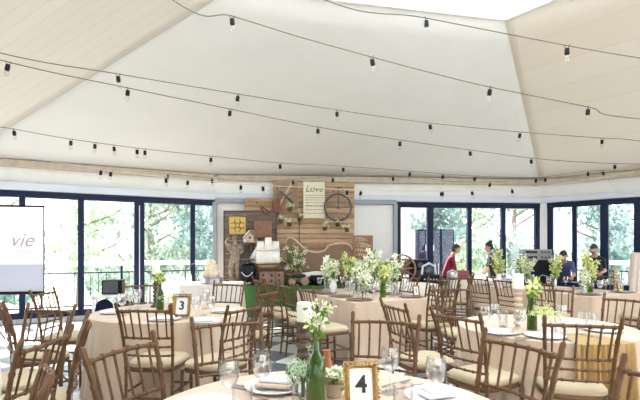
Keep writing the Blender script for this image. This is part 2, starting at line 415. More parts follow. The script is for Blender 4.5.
# ------------------------------------------------------------------ outside
struct(MB().box((0, 30, -.75), (160, 120, .1)).build('ground', M['ground'], smooth=False))
# deck beyond the windows
off = 1.7
def outset(a, b, d): # shift outward from room centre
    n = Vector((-(b-a).y, (b-a).x)).normalized(); return a+n*d, b+n*d
def isect(p, r, q, t):
    x = (q-p).cross(t)/r.cross(t); return p+r*x
V2 = Vector
out = []
N = len(ROOM)
segs = [outset(ROOM[i], ROOM[(i+1) % N], off) for i in range(N)]
for i in range(N):
    a = segs[i-1]; b = segs[i]
    r = a[1]-a[0]; t = b[1]-b[0]; q = b[0]-a[0]
    x = (q.x*t.y-q.y*t.x)/(r.x*t.y-r.y*t.x); out.append(a[0]+r*x)
mb = MB()
mb.add([(p.x, p.y, -.02) for p in ROOM]+[(p.x, p.y, -.02) for p in out], [(i, (i+1) % N, (i+1) % N+N, i+N) for i in range(N)])
dk = mb.build('floor_deck', M['deck'], smooth=False); dk.modifiers.new('t', 'SOLIDIFY').thickness = .1; struct(dk)
def railing(a, b, label):
    L, u, ang = wall_frame(a, b)
    r = empty('balcony_railing', (a.x, a.y, -.02), ang, label, 'railing')
    MB().box((L/2, 0, 1.06), (L, .07, .10)).build('top_rail', M['white'], r, smooth=False, bevel=.01)
    MB().box((L/2, 0, .86), (L, .03, .03)).build('upper_bar', M['navy'], r, smooth=False)
    MB().box((L/2, 0, .12), (L, .03, .03)).build('lower_bar', M['navy'], r, smooth=False)
    n = int(L/.16); m = MB()
    for i in range(n+1): m.box((L*i/n, 0, .49), (.014, .014, .76))
    m.build('balusters', M['navy'], r, smooth=False)
    for i in range(int(L/1.6)+1): MB().box((min(L-.03, i*1.6+.03), 0, .53), (.05, .05, 1.02)).build('post', M['navy'], r, smooth=False)
off2 = [p.copy() for p in out]
ins = [p.lerp(Vector((0, 4)), .02) for p in out]
railing(ins[0], ins[1], 'white-topped railing with thin dark bars outside the left windows')
railing(ins[2], ins[3], 'white-topped balcony railing with dark bars outside the right-hand windows')
railing(ins[6], ins[0], 'white-topped balcony railing at the far left edge behind the projector screen')

def leaf_cloud(blobs, n, size, m, name, parent, seed=0):
    rnd = random.Random(seed); mb = MB()
    tot = sum(b[3]**2 for b in blobs)
    for (x, y, z, r) in blobs:
        for _ in range(int(n*r*r/tot)):
            d = Vector((rnd.gauss(0, 1), rnd.gauss(0, 1), rnd.gauss(0, 1))).normalized()*(r*(.55+.5*rnd.random()))
            p = Vector((x, y, z))+Vector((d.x, d.y, d.z*.85)); q = Euler((rnd.random()*6, rnd.random()*6, rnd.random()*6)).to_matrix(); sz = size*(.6+.8*rnd.random())
            mb.v += [tuple(p+q@Vector(c)*sz) for c in ((-.5, 0, 0), (0, -.35, .08), (.6, 0, 0), (0, .35, .08))]
            k = len(mb.v)-4; mb.f.append((k, k+1, k+2, k+3)); mb.m.append(0)
    return mb.build(name, m, parent, smooth=False)
def tree(x, y, h, w, seed, m, label, size=.24, base=-.7):
    r = empty('leafy_tree', (x, y, base), 0, label, 'tree', 'trees beyond the windows'); rnd = random.Random(seed)
    tr = MB(); tr.tube([(0, 0, -.02), (.05, 0, h*.3), (-.05, .05, h*.6), (0, 0, h*.85)], [.14, .11, .08, .03], 8)
    for k in range(7):
        a = rnd.random()*6.28; z = h*(.3+.07*k); tr.tube([(0, 0, z), (cos(a)*w*.3, sin(a)*w*.3, z+h*.08), (cos(a)*w*.42, sin(a)*w*.42, z+h*.16)], [.05, .03, .012], 5)
    tr.build('trunk', M['bark'], r)
    bl = []
    for k in range(16):
        a = rnd.random()*6.28; rr = rnd.random()*w*.42; z = h*(.28+.62*rnd.random()); bl.append((cos(a)*rr, sin(a)*rr, z, w*(.14+.13*rnd.random())))
    leaf_cloud(bl, 2300, size*.62, m, 'crown', r, seed)
tr_spec = [
 (-10.6, 14.0, 4.6, 3.2, 'leafA', 'airy pale green tree outside the window left of the projector screen'),
 (-7.6, 14.6, 4.8, 3.3, 'leafC', 'light green tree outside the left windows, directly right of the projector screen'),
 (-5.5, 15.0, 4.3, 2.6, 'leafA', 'sparse pale tree outside the third left window pane'),
 (-4.4, 16.0, 4.9, 3.0, 'leafB', 'denser teal green tree beside the double mullion of the left windows'),
 (-3.0, 15.5, 4.8, 3.2, 'leafB', 'broad blue-green tree behind the cake table, outside the left windows'),
 (3.6, 15.2, 4.6, 2.4, 'leafB', 'teal green tree outside the back window, right of the blue cabinet'),
 (5.2, 17.0, 5.0, 3.2, 'leafC', 'pale yellow-green tree outside, behind the person in black'),
 (6.7, 15.8, 4.9, 2.8, 'leafA', 'tall green tree in the right half of the back windows'),
 (9.4, 15.0, 4.4, 2.9, 'leafB', 'bluish tree outside the first pane of the right-hand windows'),
 (11.3, 15.0, 4.2, 3.2, 'leafA', 'pale green tree outside behind the two people on the right'),
 (13.2, 13.8, 4.5, 3.4, 'leafB', 'grey-green tree outside the window pane at the right edge'),
]
for i, (x, y, h, ww, m, lb) in enumerate(tr_spec): tree(x, y, h, ww, i+3, M[m], lb)
# low hedge-like shrubs behind railings
for i, (x, y, ww, m, lb) in enumerate([(-8.8, 12.6, 1.5, 'leafB', 'low blue-green shrub below the rail, right of the projector screen'), (-5.6, 13.6, 1.6, 'leafA', 'low green shrub below the rail near the microwave'),
        (9.6, 12.4, 1.5, 'leafB', 'low dark shrub outside the right-hand windows behind the sound equipment'), (12.0, 10.6, 1.4, 'leafA', 'low leafy shrub outside behind the people at the right')]):
    r = empty('garden_shrub', (x, y, -.7), 0, lb, 'shrub'); rnd = random.Random(i+50)
    st = MB()
    for k in range(5): a = k*1.3; st.tube([(0, 0, 0), (cos(a)*.3, sin(a)*.3, .9)], [.03, .015], 5)
    st.build('stems', M['bark'], r)
    leaf_cloud([(cos(k)*ww*.4, sin(k)*ww*.4, .9+.25*rnd.random(), .55) for k in range(6)], 900, .16, M[m], 'foliage', r, i)
# outbuilding behind the back windows
b = empty('outbuilding', (1.6, 14.4, -.7), 0, 'white and pale grey outbuilding seen through the back windows on the left', 'building')
MB().box((.2, .6, 1.9), (3.4, 1.0, 3.8)).build('wall', M['annex'], b, smooth=False)
MB().box((.2, .5, 3.85), (3.8, 1.6, .12)).build('roof', M['grey_trim'], b, smooth=False)
MB().box((.15, .08, 2.1), (.9, .04, 3.0)).build('panel', M['white'], b, smooth=False)
cb = empty('storage_cabinet', (3.34, 13.2, -.7), R(0), 'tall dark blue two-door cabinet standing outside behind the person in maroon', 'cabinet')
MB().box((0, .3, 1.32), (1.02, .5, 2.64)).build('body', M['blue'], cb, smooth=False, bevel=.01)
for sx in (-1, 1):
    d = MB().box((sx*.25, .035, 1.32), (.47, .03, 2.5)).build('door', M['blue'], cb, smooth=False, bevel=.01)
    MB().box((sx*.05, .01, 1.5), (.02, .03, .3)).build('handle', M['silver'], d, smooth=False)
MB().box((-.2, .012, 2.1), (.24, .01, .18)).build('sticker', M['pale_trim'], cb, smooth=False)
# pale house roof far behind the railings on the left
for (x, y, wd, lb) in ((-9.0, 26, 9, 'long white low house beyond the railing at the left'), (15, 22, 8, 'white low house beyond the trees at the right')):
    h = empty('low_house', (x, y, -.7), 0, lb, 'building')
    MB().box((0, 0, 1.0), (wd, 4, 2.0)).build('wall', M['annex'], h, smooth=False)
    MB().prism([(-wd/2-.3, 2.0), (wd/2+.3, 2.0), (wd/2-1, 2.8), (-wd/2+1, 2.8)], -2.3, 2.3).build('roof', M['pale_trim'], h, smooth=False)
    for k in range(4): MB().box((-wd/2+1+k*wd/4.5, -2.01, 1.1), (.7, .03, .8)).build('window', M['grey_trim'], h, smooth=False)

# ------------------------------------------------------------------ chairs
TIP = .98
def chair_proto():
    r = empty('chiavari_chair', (0, 0, 0))
    br = M['bronze']
    def node_tube(p0, p1, rad, nodes, mid=None, n=8):
        p0 = Vector(p0); p1 = Vector(p1); pts = []; rr = []
        ts = [0]
        for t in nodes: ts += [t-.018, t-.008, t+.008, t+.018]
        ts += [1]; L = (p1-p0).length
        for t in ts:
            p = p0.lerp(p1, t)
            if mid is not None: p = p+Vector(mid)*(4*t*(1-t))
            pts.append(p)
        k = 0; rr = [rad]
        for t in nodes: rr += [rad, rad*1.45, rad*1.45, rad]
        rr += [rad]
        return MB().tube(pts, rr, n)
    for sx in (-1, 1):
        # back post: leg and upright in one piece
        pts = [(sx*.185, -.215, 0), (sx*.188, -.19, .25), (sx*.19, -.185, .46), (sx*.198, -.205, .66), (sx*.208, -.245, .84), (sx*.218, -.29, TIP-.012), (sx*.2185, -.292, TIP)]
        # refine with rings
        P_ = []; Rr = []
        zs = [0, .14, .155, .17, .30, .315, .33, .44, .455, .47, .55, .565, .58, .69, .705, .72, .80, .815, .83, .90, .915, .93, TIP-.015, TIP]
        rs = [.013, .0135, .019, .0135, .014, .019, .014, .014, .02, .014, .014, .019, .014, .014, .019, .014, .014, .019, .014, .014, .02, .014, .016, .010]
        for z, q in zip(zs, rs):
            for i in range(len(pts)-1):
                if pts[i][2] <= z <= pts[i+1][2]+1e-6:
                    t = (z-pts[i][2])/(pts[i+1][2]-pts[i][2]); P_.append(Vector(pts[i]).lerp(Vector(pts[i+1]), t)); Rr.append(q*.88); break
        MB().tube(P_, Rr, 8).build('back_post', br, r)
        node_tube((sx*.20, .20, 0), (sx*.195, .185, .44), .0135, [.3, .62]).build('leg', br, r)
        node_tube((sx*.187, -.19, .26), (sx*.197, .19, .26), .009, [.3, .7]).build('stretcher', br, r)
        node_tube((sx*.187, -.19, .17), (sx*.197, .19, .15), .009, [.3, .7]).build('stretcher', br, r)
    node_tube((-.197, .19, .24), (.197, .19, .24), .009, [.3, .7]).build('stretcher', br, r)
    node_tube((-.187, -.2, .22), (.187, -.2, .22), .009, [.3, .7]).build('stretcher', br, r)
    # rails: bow backwards slightly
    def yb(z): return -.185-.02*(z-.46)/.2 if z < .66 else (-.205-.04*(z-.66)/.18 if z < .84 else -.245-.045*(z-.84)/.14)
    def xb(z): return .19+.028*(z-.46)/.52
    for nm, z, rad in (('top_rail', .912, .0108), ('back_rail', .70, .0092), ('back_rail', .63, .0082), ('back_rail', .56, .0082)):
        node_tube((-xb(z), yb(z), z), (xb(z), yb(z), z), rad, [.08, .24, .41, .59, .76, .92], (0, -.03, .006 if nm == 'top_rail' else 0)).build(nm, br, r)
    for k in range(6):
        t = .10+.16*k
        bow = -.03*4*t*(1-t)
        p0 = (-xb(.70)+2*xb(.70)*t, yb(.70)+bow, .70); p1 = (-xb(.915)+2*xb(.915)*t, yb(.915)+bow, .915)
        node_tube(p0, p1, .0066, [.5], n=6).build('spindle', br, r)
    sf = MB(); n = 32
    def ring(z, k, y0=0):
        o = []
        for i in range(n):
            a = 2*pi*i/n; c, s_ = cos(a), sin(a); e = .45
            x = abs(c)**e*(1 if c > 0 else -1); y = abs(s_)**e*(1 if s_ > 0 else -1)
            o.append(((.205+.012*y)*k*x, .205*k*y, z))
        return o
    def stack(rows):
        m = MB(); vs = []; fs = []
        for row in rows: vs += row
        for j in range(len(rows)-1):
            for i in range(n): fs.append((j*n+i, j*n+(i+1) % n, (j+1)*n+(i+1) % n, (j+1)*n+i))
        fs.append(tuple(range(n))[::-1]); fs.append(tuple(range((len(rows)-1)*n, len(rows)*n))); m.add(vs, fs); return m
    stack([ring(.425, .99), ring(.43, 1.0), ring(.452, 1.0), ring(.457, .98)]).build('seat_frame', br, r)
    stack([ring(.457, .95), ring(.468, .99), ring(.49, .985), ring(.505, .92), ring(.510, .80)]).build('seat_cushion', M['cushion'], r)
    return r
proto = chair_proto(); used = False
def chair(px, tip, deg, label, group, dY=0):
    """chair whose backrest top centre stands at the point seen at column px with tip row `tip`"""
    global used
    Y = F*(CAMZ-TIP)/(tip-248); X = (px-320)/F*Y
    a = R(deg); ox, oy = 0, -.29
    return chair_at(X-(cos(a)*ox-sin(a)*oy), Y-(sin(a)*ox+cos(a)*oy)+dY, deg, label, group)
def chair_at(x, y, deg, label, group):
    global used
    o = proto if not used else copy_tree(proto); used = True
    o.location = (x, y, 0); o.rotation_euler.z = R(deg); tag(o, label, 'chair', group); return o
G4 = 'chairs around the front table'; G3 = 'chairs around the left round table'; G6 = 'chairs around the table at the lower left'; G5 = 'chairs around the right round table'; GA = 'chairs along the middle long table'; GB = 'chairs along the right long table'; GC = 'chairs around the far round table'
chair(583, 316, -14, 'large bronze chair seen squarely from behind, drawn up before the right round table', G5)
chair(521, 334, 119, 'bronze chair cropped by the bottom edge, left of the large square-on chair', G4)
chair_at(.97, 1.58, 100, 'bronze chair cut off by the lower right corner of the picture', G4)
chair(454, 309, -58, 'bronze chair with cream seat at the left side of the right round table', G5)
chair(392, 300, -72, 'bronze chair seen sideways with cream seat, right of the middle long table corner', G5)
chair(629, 294, 118, 'bronze chair beyond the gold satin drape on the right side of the right round table', G5)
chair_at(1.55, 5.05, 186, 'bronze chair facing the viewer behind the right round table, left of its candle', G5)
chair_at(2.5, 5.0, 152, 'bronze chair facing the viewer behind the green bottle on the right round table', G5)
chair_at(.33, 2.72, 161, 'empty-framed bronze chair facing the viewer behind the number 4 frame', G4)
chair_at(-.47, 2.64, 203, 'bronze chair facing the viewer behind the folded napkin on the front table', G4)
chair(121, 338, -110, 'bronze chair left of the front table, slatted back rising from the bottom edge', G4)
chair(49, 360, 121, 'nearest bronze chair at the lower left, only its leaning back posts showing', G4)
chair(49, 331, 90, 'bronze chair in the lower left with tall dark post beside the pale cloth corner', G6)
chair(88, 315, 116, 'bronze chair seen edge-on, its paired posts crossing left of the left round table', G6)
chair_at(-2.12, 3.24, 165, 'bronze chair at the left edge with striped sunny floor showing through its back', G6)
chair(246, 302, 62, 'bronze chair right of the left round table with blue-lit cream seat', G3)
chair(143, 303, -5, 'bronze chair seen from behind in front of the left round table skirt', G3)
chair(269, 288, 68, 'bronze chair in front of the green turf, right of the left round table', G3)
chair_at(-1.25, 5.72, 165, 'bronze chair facing the viewer between the left round table and cake table', G3)
chair_at(-2.15, 5.62, 205, 'bronze chair facing the viewer behind the left round table, below the small black box', G3)
chair_at(-2.62, 4.85, -88, 'bronze chair at the window side of the left round table, seen from the side', G3)
chair_at(-2.42, 4.0, -50, 'bronze chair left of the left round table with bright floor behind it', G3)
# ------------------------------------------------------------------ tables and cloths
def outline_round(rad):
    return lambda t: (rad*cos(t), rad*sin(t))
def outline_rect(hx, hy, e=.12):
    def f(t):
        c, s_ = cos(t), sin(t); k = 1/max(abs(c)/hx, abs(s_)/hy); x, y = c*k, s_*k
        return (x, y)
    return f
def table_round(x, y, rad, lb):
    t = empty('round_table', (x, y, 0), 0, lb, 'table')
    MB().lathe([(rad-.02, .70), (rad-.01, .71), (rad-.01, .737), (rad-.02, .742)], n=40).build('tabletop', M['pale_wood'], t)
    for k in range(4):
        a = pi/4+k*pi/2; MB().tube([(cos(a)*rad*.55, sin(a)*rad*.55, 0), (cos(a)*rad*.5, sin(a)*rad*.5, .70)], .015, 8).build('leg', M['darkgrey'], t)
    return t
def cloth_mesh(perim, nfold, amp, seed, top=.752, n=240, bottom=.012, flare=.05):
    """perim: list of (x,y) outline points, resampled; skirt with folds to the floor"""
    rnd = random.Random(seed); mb = MB(); ph = [rnd.random()*6 for _ in range(4)]
    pts = [Vector((p[0], p[1])) for p in perim]; n = len(pts)
    cs = sum(pts, Vector((0, 0)))/n
    rows = [(0, 0, 0), (0, .25, .0), (0, .65, 0), (0, .92, 0), (0, .995, .0), (.006, 1, .05), (.03, 1, .15), (.10, 1, .35), (.25, 1, .6), (.45, 1, .85), (.62, 1, 1.0), (top-bottom, 1, 1.15)]
    nor = []
    for i in range(n):
        d = (pts[(i+2) % n]-pts[i-2]).normalized(); nor.append(Vector((d.y, -d.x)))
    cum = [0]
    for i in range(n): cum.append(cum[-1]+(pts[(i+1) % n]-pts[i]).length)
    T = cum[-1]; vs = []; fs = []
    for (dz, k, f) in rows[1:]:
        for i in range(n):
            u_ = cum[i]/T
            w_ = sin(2*pi*nfold*u_+ph[0]+1.3*sin(2*pi*5*u_+ph[1]))*.7+.3*sin(2*pi*nfold*2.3*u_+ph[2])
            o = nor[i]*(f*(amp*w_+flare*dz+amp*.9)) if f else Vector((0, 0))
            p = cs+(pts[i]-cs)*k+o+(nor[i]*.012 if f else Vector((0, 0)))
            z = top-dz+(.0015*sin(7*i) if f == 0 and k < .99 else 0)
            vs.append((p.x, p.y, z))
    vs.append((cs.x, cs.y, top)); c = len(vs)-1; R_ = len(rows)-1
    for j in range(R_-1):
        for i in range(n): fs.append((j*n+i, j*n+(i+1) % n, (j+1)*n+(i+1) % n, (j+1)*n+i))
    for i in range(n): fs.append((c, i, (i+1) % n))
    mb.add(vs, fs); return mb
def circ(rad, n=240): return [(rad*cos(2*pi*i/n), rad*sin(2*pi*i/n)) for i in range(n)]
def rect(hx, hy, r=.03, n=60):
    pts = []
    for (cx, cy, a0) in ((hx-r, hy-r, 0), (-hx+r, hy-r, 90), (-hx+r, -hy+r, 180), (hx-r, -hy+r, 270)):
        for k in range(8): a = R(a0+90*k/7); pts.append(Vector((cx+r*cos(a), cy+r*sin(a))))
    # densify straights
    o = []
    for i in range(len(pts)):
        a, b = pts[i], pts[(i+1) % len(pts)]; m = max(1, int((b-a).length/.02))
        for k in range(m): o.append(tuple(a.lerp(b, k/m)))
    return o
def cloth(x, y, rot, perim, nfold, amp, seed, m, label, name='tablecloth', **kw):
    o = cloth_mesh(perim, nfold, amp, seed, **kw).build(name, m, loc=(x, y, 0), rz=R(rot)); tag(o, label, 'tablecloth'); return o
T4 = (.03, 1.74, .735); T3 = (-1.53, 4.75, .755); T5 = (1.87, 3.84, .68); T6 = (-2.72, 2.68, .69); T7 = (1.5, 8.3, .62)
TABS = (
 (T4, 'champagne', 'champagne cloth over the front round table holding the number 4 frame', 'round table under the champagne cloth at the front centre'),
 (T3, 'champagne', 'champagne floor-length cloth over the left round table holding the number 3 frame', 'round table under the floor-length cloth at the left'),
 (T5, 'champagne', 'champagne cloth over the right round table with green bottle and tall candle', 'round table under the champagne cloth at the right'),
 (T6, 'whitecloth', 'off-white cloth corner of the round table at the lower left edge', 'round table cut off by the lower left edge'),
 (T7, 'whitecloth', 'off-white cloth over the small far round table behind the middle chairs', 'round table far back before the person in maroon'))
for i, (t, m, lb, tl) in enumerate(TABS):
    table_round(t[0], t[1], t[2], tl)
    cloth(t[0], t[1], 0, circ(t[2]), 26, .016, i, M[m], lb)
ANG = atan2(.44, .9); U = Vector((cos(ANG), sin(ANG))); Vv = Vector((-sin(ANG), cos(ANG)))
def long_table(p0, wd, ln, cl, tl, seed):
    c = Vector(p0)+U*wd/2+Vv*ln/2
    t = empty('long_table', (c.x, c.y, 0), ANG, tl, 'table')
    MB().box((0, 0, .722), (wd-.03, ln-.03, .035)).build('tabletop', M['pale_wood'], t, smooth=False)
    for sx in (-1, 1):
        for sy in (-1, 1): MB().tube([(sx*(wd/2-.1), sy*(ln/2-.12), 0), (sx*(wd/2-.1), sy*(ln/2-.12), .705)], .018, 8).build('leg', M['darkgrey'], t)
    cloth(c.x, c.y, math.degrees(ANG), rect(wd/2, ln/2), 20, .020, seed, M['champagne'], cl)
    return c
LT1 = long_table((.42, 5.5), 1.12, 1.75, 'champagne cloth on the middle long table under the white flowers', 'long table in the middle carrying the row of white flower vases', 21)
LT2 = long_table((3.65, 6.15), 1.12, 2.3, 'champagne cloth on the right long table with sharp hanging corner', 'long table at the right behind the right round table', 22)
def lt(c, u, v): p = c+U*u+Vv*v; return p.x, p.y
# chairs at the long tables (t along v)
degR = math.degrees(ANG)
for v, lb in ((-.88, 'bronze chair first from the front on the left side of the middle long table'), (-.30, 'bronze chair second from the front on the left side of the middle long table'), (.26, 'bronze chair third from the front on the left side of the middle long table'), (.82, 'bronze chair farthest back on the left side of the middle long table')):
    x, y = lt(LT1, -.93, v); chair_at(x, y, -90+degR, lb, GA)
for v, lb in ((-.30, 'bronze chair nearer the viewer on the right side of the middle long table'), (.35, 'bronze chair farther back on the right side of the middle long table')):
    x, y = lt(LT1, .9, v); chair_at(x, y, 90+degR, lb, GA)
x, y = lt(LT1, .28, -1.2); chair_at(x, y, degR, 'bronze chair drawn up to the right front end of the middle long table', GA)
for v, lb in ((-.8, 'bronze chair first from the front on the left side of the right long table'), (-.25, 'bronze chair second from the front on the left side of the right long table'), (.3, 'bronze chair third from the front on the left side of the right long table')):
    x, y = lt(LT2, -.93, v); chair_at(x, y, -90+degR, lb, GB)
x, y = lt(LT2, .1, -1.42); chair_at(x, y, degR, 'bronze chair at the front end of the right long table near the right edge', GB)
for v, lb in ((-.2, 'bronze chair on the right side of the right long table, near the pale drape'), ):
    x, y = lt(LT2, .9, v); chair_at(x, y, 90+degR, lb, GB)
for k, (a, lb) in enumerate(((298, 'bronze chair right in front of the far round table, back to the viewer'), (345, 'bronze chair at the right of the far round table'), (200, 'bronze chair at the left of the far round table'), (120, 'bronze chair behind the far round table before the turf'))):
    chair_at(T7[0]+cos(R(a))*.90, T7[1]+sin(R(a))*.90, a+90, lb, GC)

# cake table
ck = empty('cake_table', (-1.98, 8.55, 0), R(8), 'rectangular table under white cloth that carries the cake', 'table')
MB().box((0, 0, .72), (1.02, .72, .035)).build('tabletop', M['pale_wood'], ck, smooth=False)
for sx in (-1, 1):
    for sy in (-1, 1): MB().tube([(sx*.45, sy*.3, 0), (sx*.45, sy*.3, .705)], .018, 8).build('leg', M['darkgrey'], ck)
cloth(-1.98, 8.55, 8, rect(.53, .38), 18, .02, 31, M['whitecloth'], 'white floor-length cloth over the cake table by the left windows')
cx, cy = -1.98, 8.5
cake = empty('tiered_cake', (-2.0, cy, .755), 0, 'small tiered cream cake on a silver stand before the left windows', 'cake')
MB().lathe([(.20, 0), (.21, .01), (.20, .09), (.24, .10), (.24, .115)], n=28).build('stand', M['silver'], cake)
for (r_, z0, z1) in ((.15, .115, .22), (.115, .22, .32), (.085, .32, .41)): MB().lathe([(r_, z0), (r_+.006, z0+.01), (r_, z1-.01), (r_*.95, z1)], n=24).build('cake_tier', M['cake'], cake)
m = MB(); rnd = random.Random(2)
for k in range(22):
    a = rnd.random()*6.28; z = rnd.choice([.225, .325, .42]); q = {.225: .135, .325: .10, .42: .04}[z]; m.ball((cos(a)*q, sin(a)*q, z), .02, 6, 4)
m.build('icing_flowers', M['bloomw'], cake)
k_ = tag(MB().tube([(-2.47, 8.45, .757), (-2.46, 8.45, 1.02), (-2.44, 8.45, 1.05), (-2.12, 8.42, 1.20), (-2.10, 8.42, 1.21)], [.012, .012, .012, .009, .004], 8).build('desk_lamp_arm', M['darkgrey']), 'slim dark angled stand arm beside the cake', 'stand'); k_.name = 'angled_stand'
tag(MB().lathe([(.035, 0), (.045, .02), (.04, .14), (.018, .2), (.02, .23)], n=14).build('white_jug', M['porcelain'], loc=(-2.36, 8.36, .755)), 'small white jug at the left end of the cake table', 'jug')

# small white side table with black box and two arched panels
sd = empty('side_table', (-3.05, 6.9, 0), R(20), 'low white-edged side table with arched dark openings by the left windows', 'table')
MB().box((0, 0, .70), (.62, .5, .035)).build('tabletop', M['white'], sd, smooth=False, bevel=.005)
for sx in (-1, 0, 1):
    for sy in (-1, 1): MB().box((sx*.28, sy*.21, .345), (.035, .035, .68)).build('leg', M['white'], sd, smooth=False)
for sx in (-1, 1):
    MB().prism([(sx*.14+.125*cos(R(a)), .40+.26*abs(sin(R(a)))**.5) for a in range(0, 181, 15)]+[(sx*.14-.125, .05), (sx*.14+.125, .05)], -.17, -.155).build('panel', M['navy'], sd, smooth=False)
mw = empty('microwave_oven', (-3.08, 6.9, .72), R(18), 'small black box-shaped oven on the white side table', 'microwave')
MB().box((0, 0, .105), (.30, .26, .20)).build('body', M['black'], mw, smooth=False, bevel=.01)
d_ = MB().box((-.03, -.135, .105), (.20, .012, .17)).build('door', M['darkgrey'], mw, smooth=False, bevel=.004)
MB().box((.1, -.138, .105), (.04, .012, .16)).build('control_panel', M['black'], mw, smooth=False)
# white rounded chair near the cake table
wc = empty('plastic_chair', (-2.78, 8.05, 0), R(200), 'white rounded plastic chair left of the cake table', 'chair')
MB().box((0, 0, .43), (.44, .42, .03)).build('seat', M['white'], wc, smooth=True, bevel=.012)
MB().prism([(-.21, .45), (.21, .45)]+[(.21*cos(R(a)), .66+.18*sin(R(a))) for a in range(0, 181, 15)], -.22, -.20).build('backrest', M['white'], wc)
for sx in (-1, 1):
    for sy in (-1, 1): MB().tube([(sx*.22, sy*.2, 0), (sx*.18, sy*.16, .42)], [.015, .022], 8).build('leg', M['white'], wc)

# projector screen on tripod
ps = empty('projector_screen', (-5.13, 7.35, 0), R(6), 'white projector screen on a dark tripod at the left edge', 'screen')
SW, SB, ST = 2.0, .70, 2.06
def scr_mat():
    m = mat('projected_picture', (.75, .76, .76), .9, emit=.30, ecol=(.85, .95, .92)); return m
MB().box((-.3, 0, 1.60), (SW, .012, ST-1.14)).build('lit_panel', scr_mat(), ps, smooth=False)
MB().box((-.3, 0, .92), (SW, .012, .44)).build('lower_panel', mat('screen_shade', (.60, .62, .72), .9), ps, smooth=False)
MB().tube([(-.3-SW/2, 0, ST+.01), (-.3+SW/2, 0, ST+.01)], .018, 8).build('top_bar', M['black'], ps)
MB().box((-.3, 0, SB-.02), (SW+.02, .05, .05)).build('roller_case', M['black'], ps, smooth=False, bevel=.01)
for sx in (-1, 1): MB().box((-.3+sx*SW/2, 0, (SB+ST)/2), (.014, .016, ST-SB)).build('border', M['black'], ps, smooth=False)
MB().tube([(-.3, .04, .35), (-.3, .04, ST+.1)], .016, 8).build('pole', M['darkgrey'], ps)
for k in range(3):
    a = R(90+120*k); MB().tube([(-.3, .04, .5), (-.3+.65*cos(a), .04+.65*sin(a), .01)], .012, 8).build('leg', M['darkgrey'], ps)
pink = mat('logo_print', (.52, .40, .42), .9, emit=0)
t_ = text_mb('vie', .32, .002, .35).build('logo_lettering', pink, ps); t_.location = (.36, -.012, 1.52)
t_ = text_mb('EVENTS', .085, .001).build('small_lettering', pink, ps); t_.location = (.40, -.012, 1.34)
m = MB(); m.box((-.4, -.009, 1.26), (1.75, .002, .008)); m.build('rule', pink, ps)

# ------------------------------------------------------------------ backdrop display on the back wall
def wallY(x): return P1.y+(x-P1.x)*(P2.y-P1.y)/(P2.x-P1.x)
BA = atan2(P2.y-P1.y, P2.x-P1.x)
SC = F/10.2
def wz(py, Y=10.2): return CAMZ+(248-py)*Y/F
def wx(px, Y=10.2): return (px-320)*Y/F
STG = .64
tt = empty('display_counter', (.35, 9.74, 0), BA*.5, 'long low counter skirted in green artificial turf under the wooden backdrop', 'counter')
MB().box((0, 0, STG-.02), (4.2, .76, .04)).build('counter_top', M['turf'], tt, smooth=False)
MB().box((0, -.375, (STG-.04)/2), (4.2, .02, STG-.04)).build('turf_skirt', M['turf'], tt, smooth=False)
for sx in (-1, 1): MB().box((sx*2.09, 0, (STG-.04)/2), (.02, .76, STG-.04)).build('side_panel', M['turf'], tt, smooth=False)
Yb = 10.22
pw = empty('pallet_backdrop', (wx(314, Yb), wallY(wx(314, Yb))-.17, .0), BA, 'tall backdrop of warm pallet boards standing against the back wall', 'backdrop')
wd = 1.82; hh = wz(181, Yb)
m = MB()
nb = int((hh-.02)/.115)
rnd = random.Random(4)
for k in range(nb+1):
    z0 = k*.115; z1 = min(hh, z0+.107)
    if z1-z0 < .02: continue
    m.box((0, rnd.uniform(-.005, .005), (z0+z1)/2), (wd, .022, z1-z0))
m.build('boards', M['pallet'], pw, smooth=False)
for sx in (-.85, -.22, .3, .85): MB().box((sx, .035, hh/2), (.06, .04, hh)).build('batten', M['pale_wood'], pw, smooth=False)
MB().box((-.33, -.02, 1.72), (.015, .012, .9)).build('joint_strip', M['turned_wood'], pw, smooth=False)
MB().box((-.62, -.017, 2.55), (.5, .012, .68)).build('brown_panel', mat('umber_board', (.30, .21, .13), .7, noise=.3, nscale=6), pw, smooth=False)
m = MB(); m.box((-.62, -.026, 2.62), (.035, .01, .62), 0, 0, .5); m.build('pale_strip', M['settee_edge'], pw, smooth=False)
# side extension of lighter boards
ex = empty('plank_panel', (wx(258.5, Yb), wallY(wx(258.5, Yb))-.14, 0), BA, 'short panel of pale planks left of the pallet backdrop', 'panel')
m = MB()
for k in range(4): m.box((0, 0, wz(214, Yb)+.045+.09*k), (.60, .022, .082))
m.build('boards', M['pallet'], ex, smooth=False)
MB().box((-.2, .03, 1.24), (.05, .03, 2.44)).build('post', M['pale_wood'], ex, smooth=False); MB().box((.2, .03, 1.24), (.05, .03, 2.44)).build('post', M['pale_wood'], ex, smooth=False)
# dark board
Yd = 10.0
db = empty('dark_board', (wx(250, Yd), Yd+.06, 0), BA, 'dark weathered board panel behind the statue and birdhouse', 'panel')
m = MB(); H_ = wz(212, Yd)
k = 0
z = .02
while z < H_-.02:
    z1 = min(H_, z+.133); m.box((0, 0, (z+z1)/2), (1.12, .022, z1-z)); z += .14
m.build('boards', M['board_dark'], db, smooth=False)
for sx in (-1, 1): MB().box((sx*.56, -.004, H_/2), (.035, .04, H_)).build('frame_side', M['turned_wood'], db, smooth=False)
MB().box((0, -.004, H_+.015), (1.15, .04, .035)).build('frame_top', M['turned_wood'], db, smooth=False)
def on_wall(px, py, Y): return (wx(px, Y), Y, wz(py, Y))
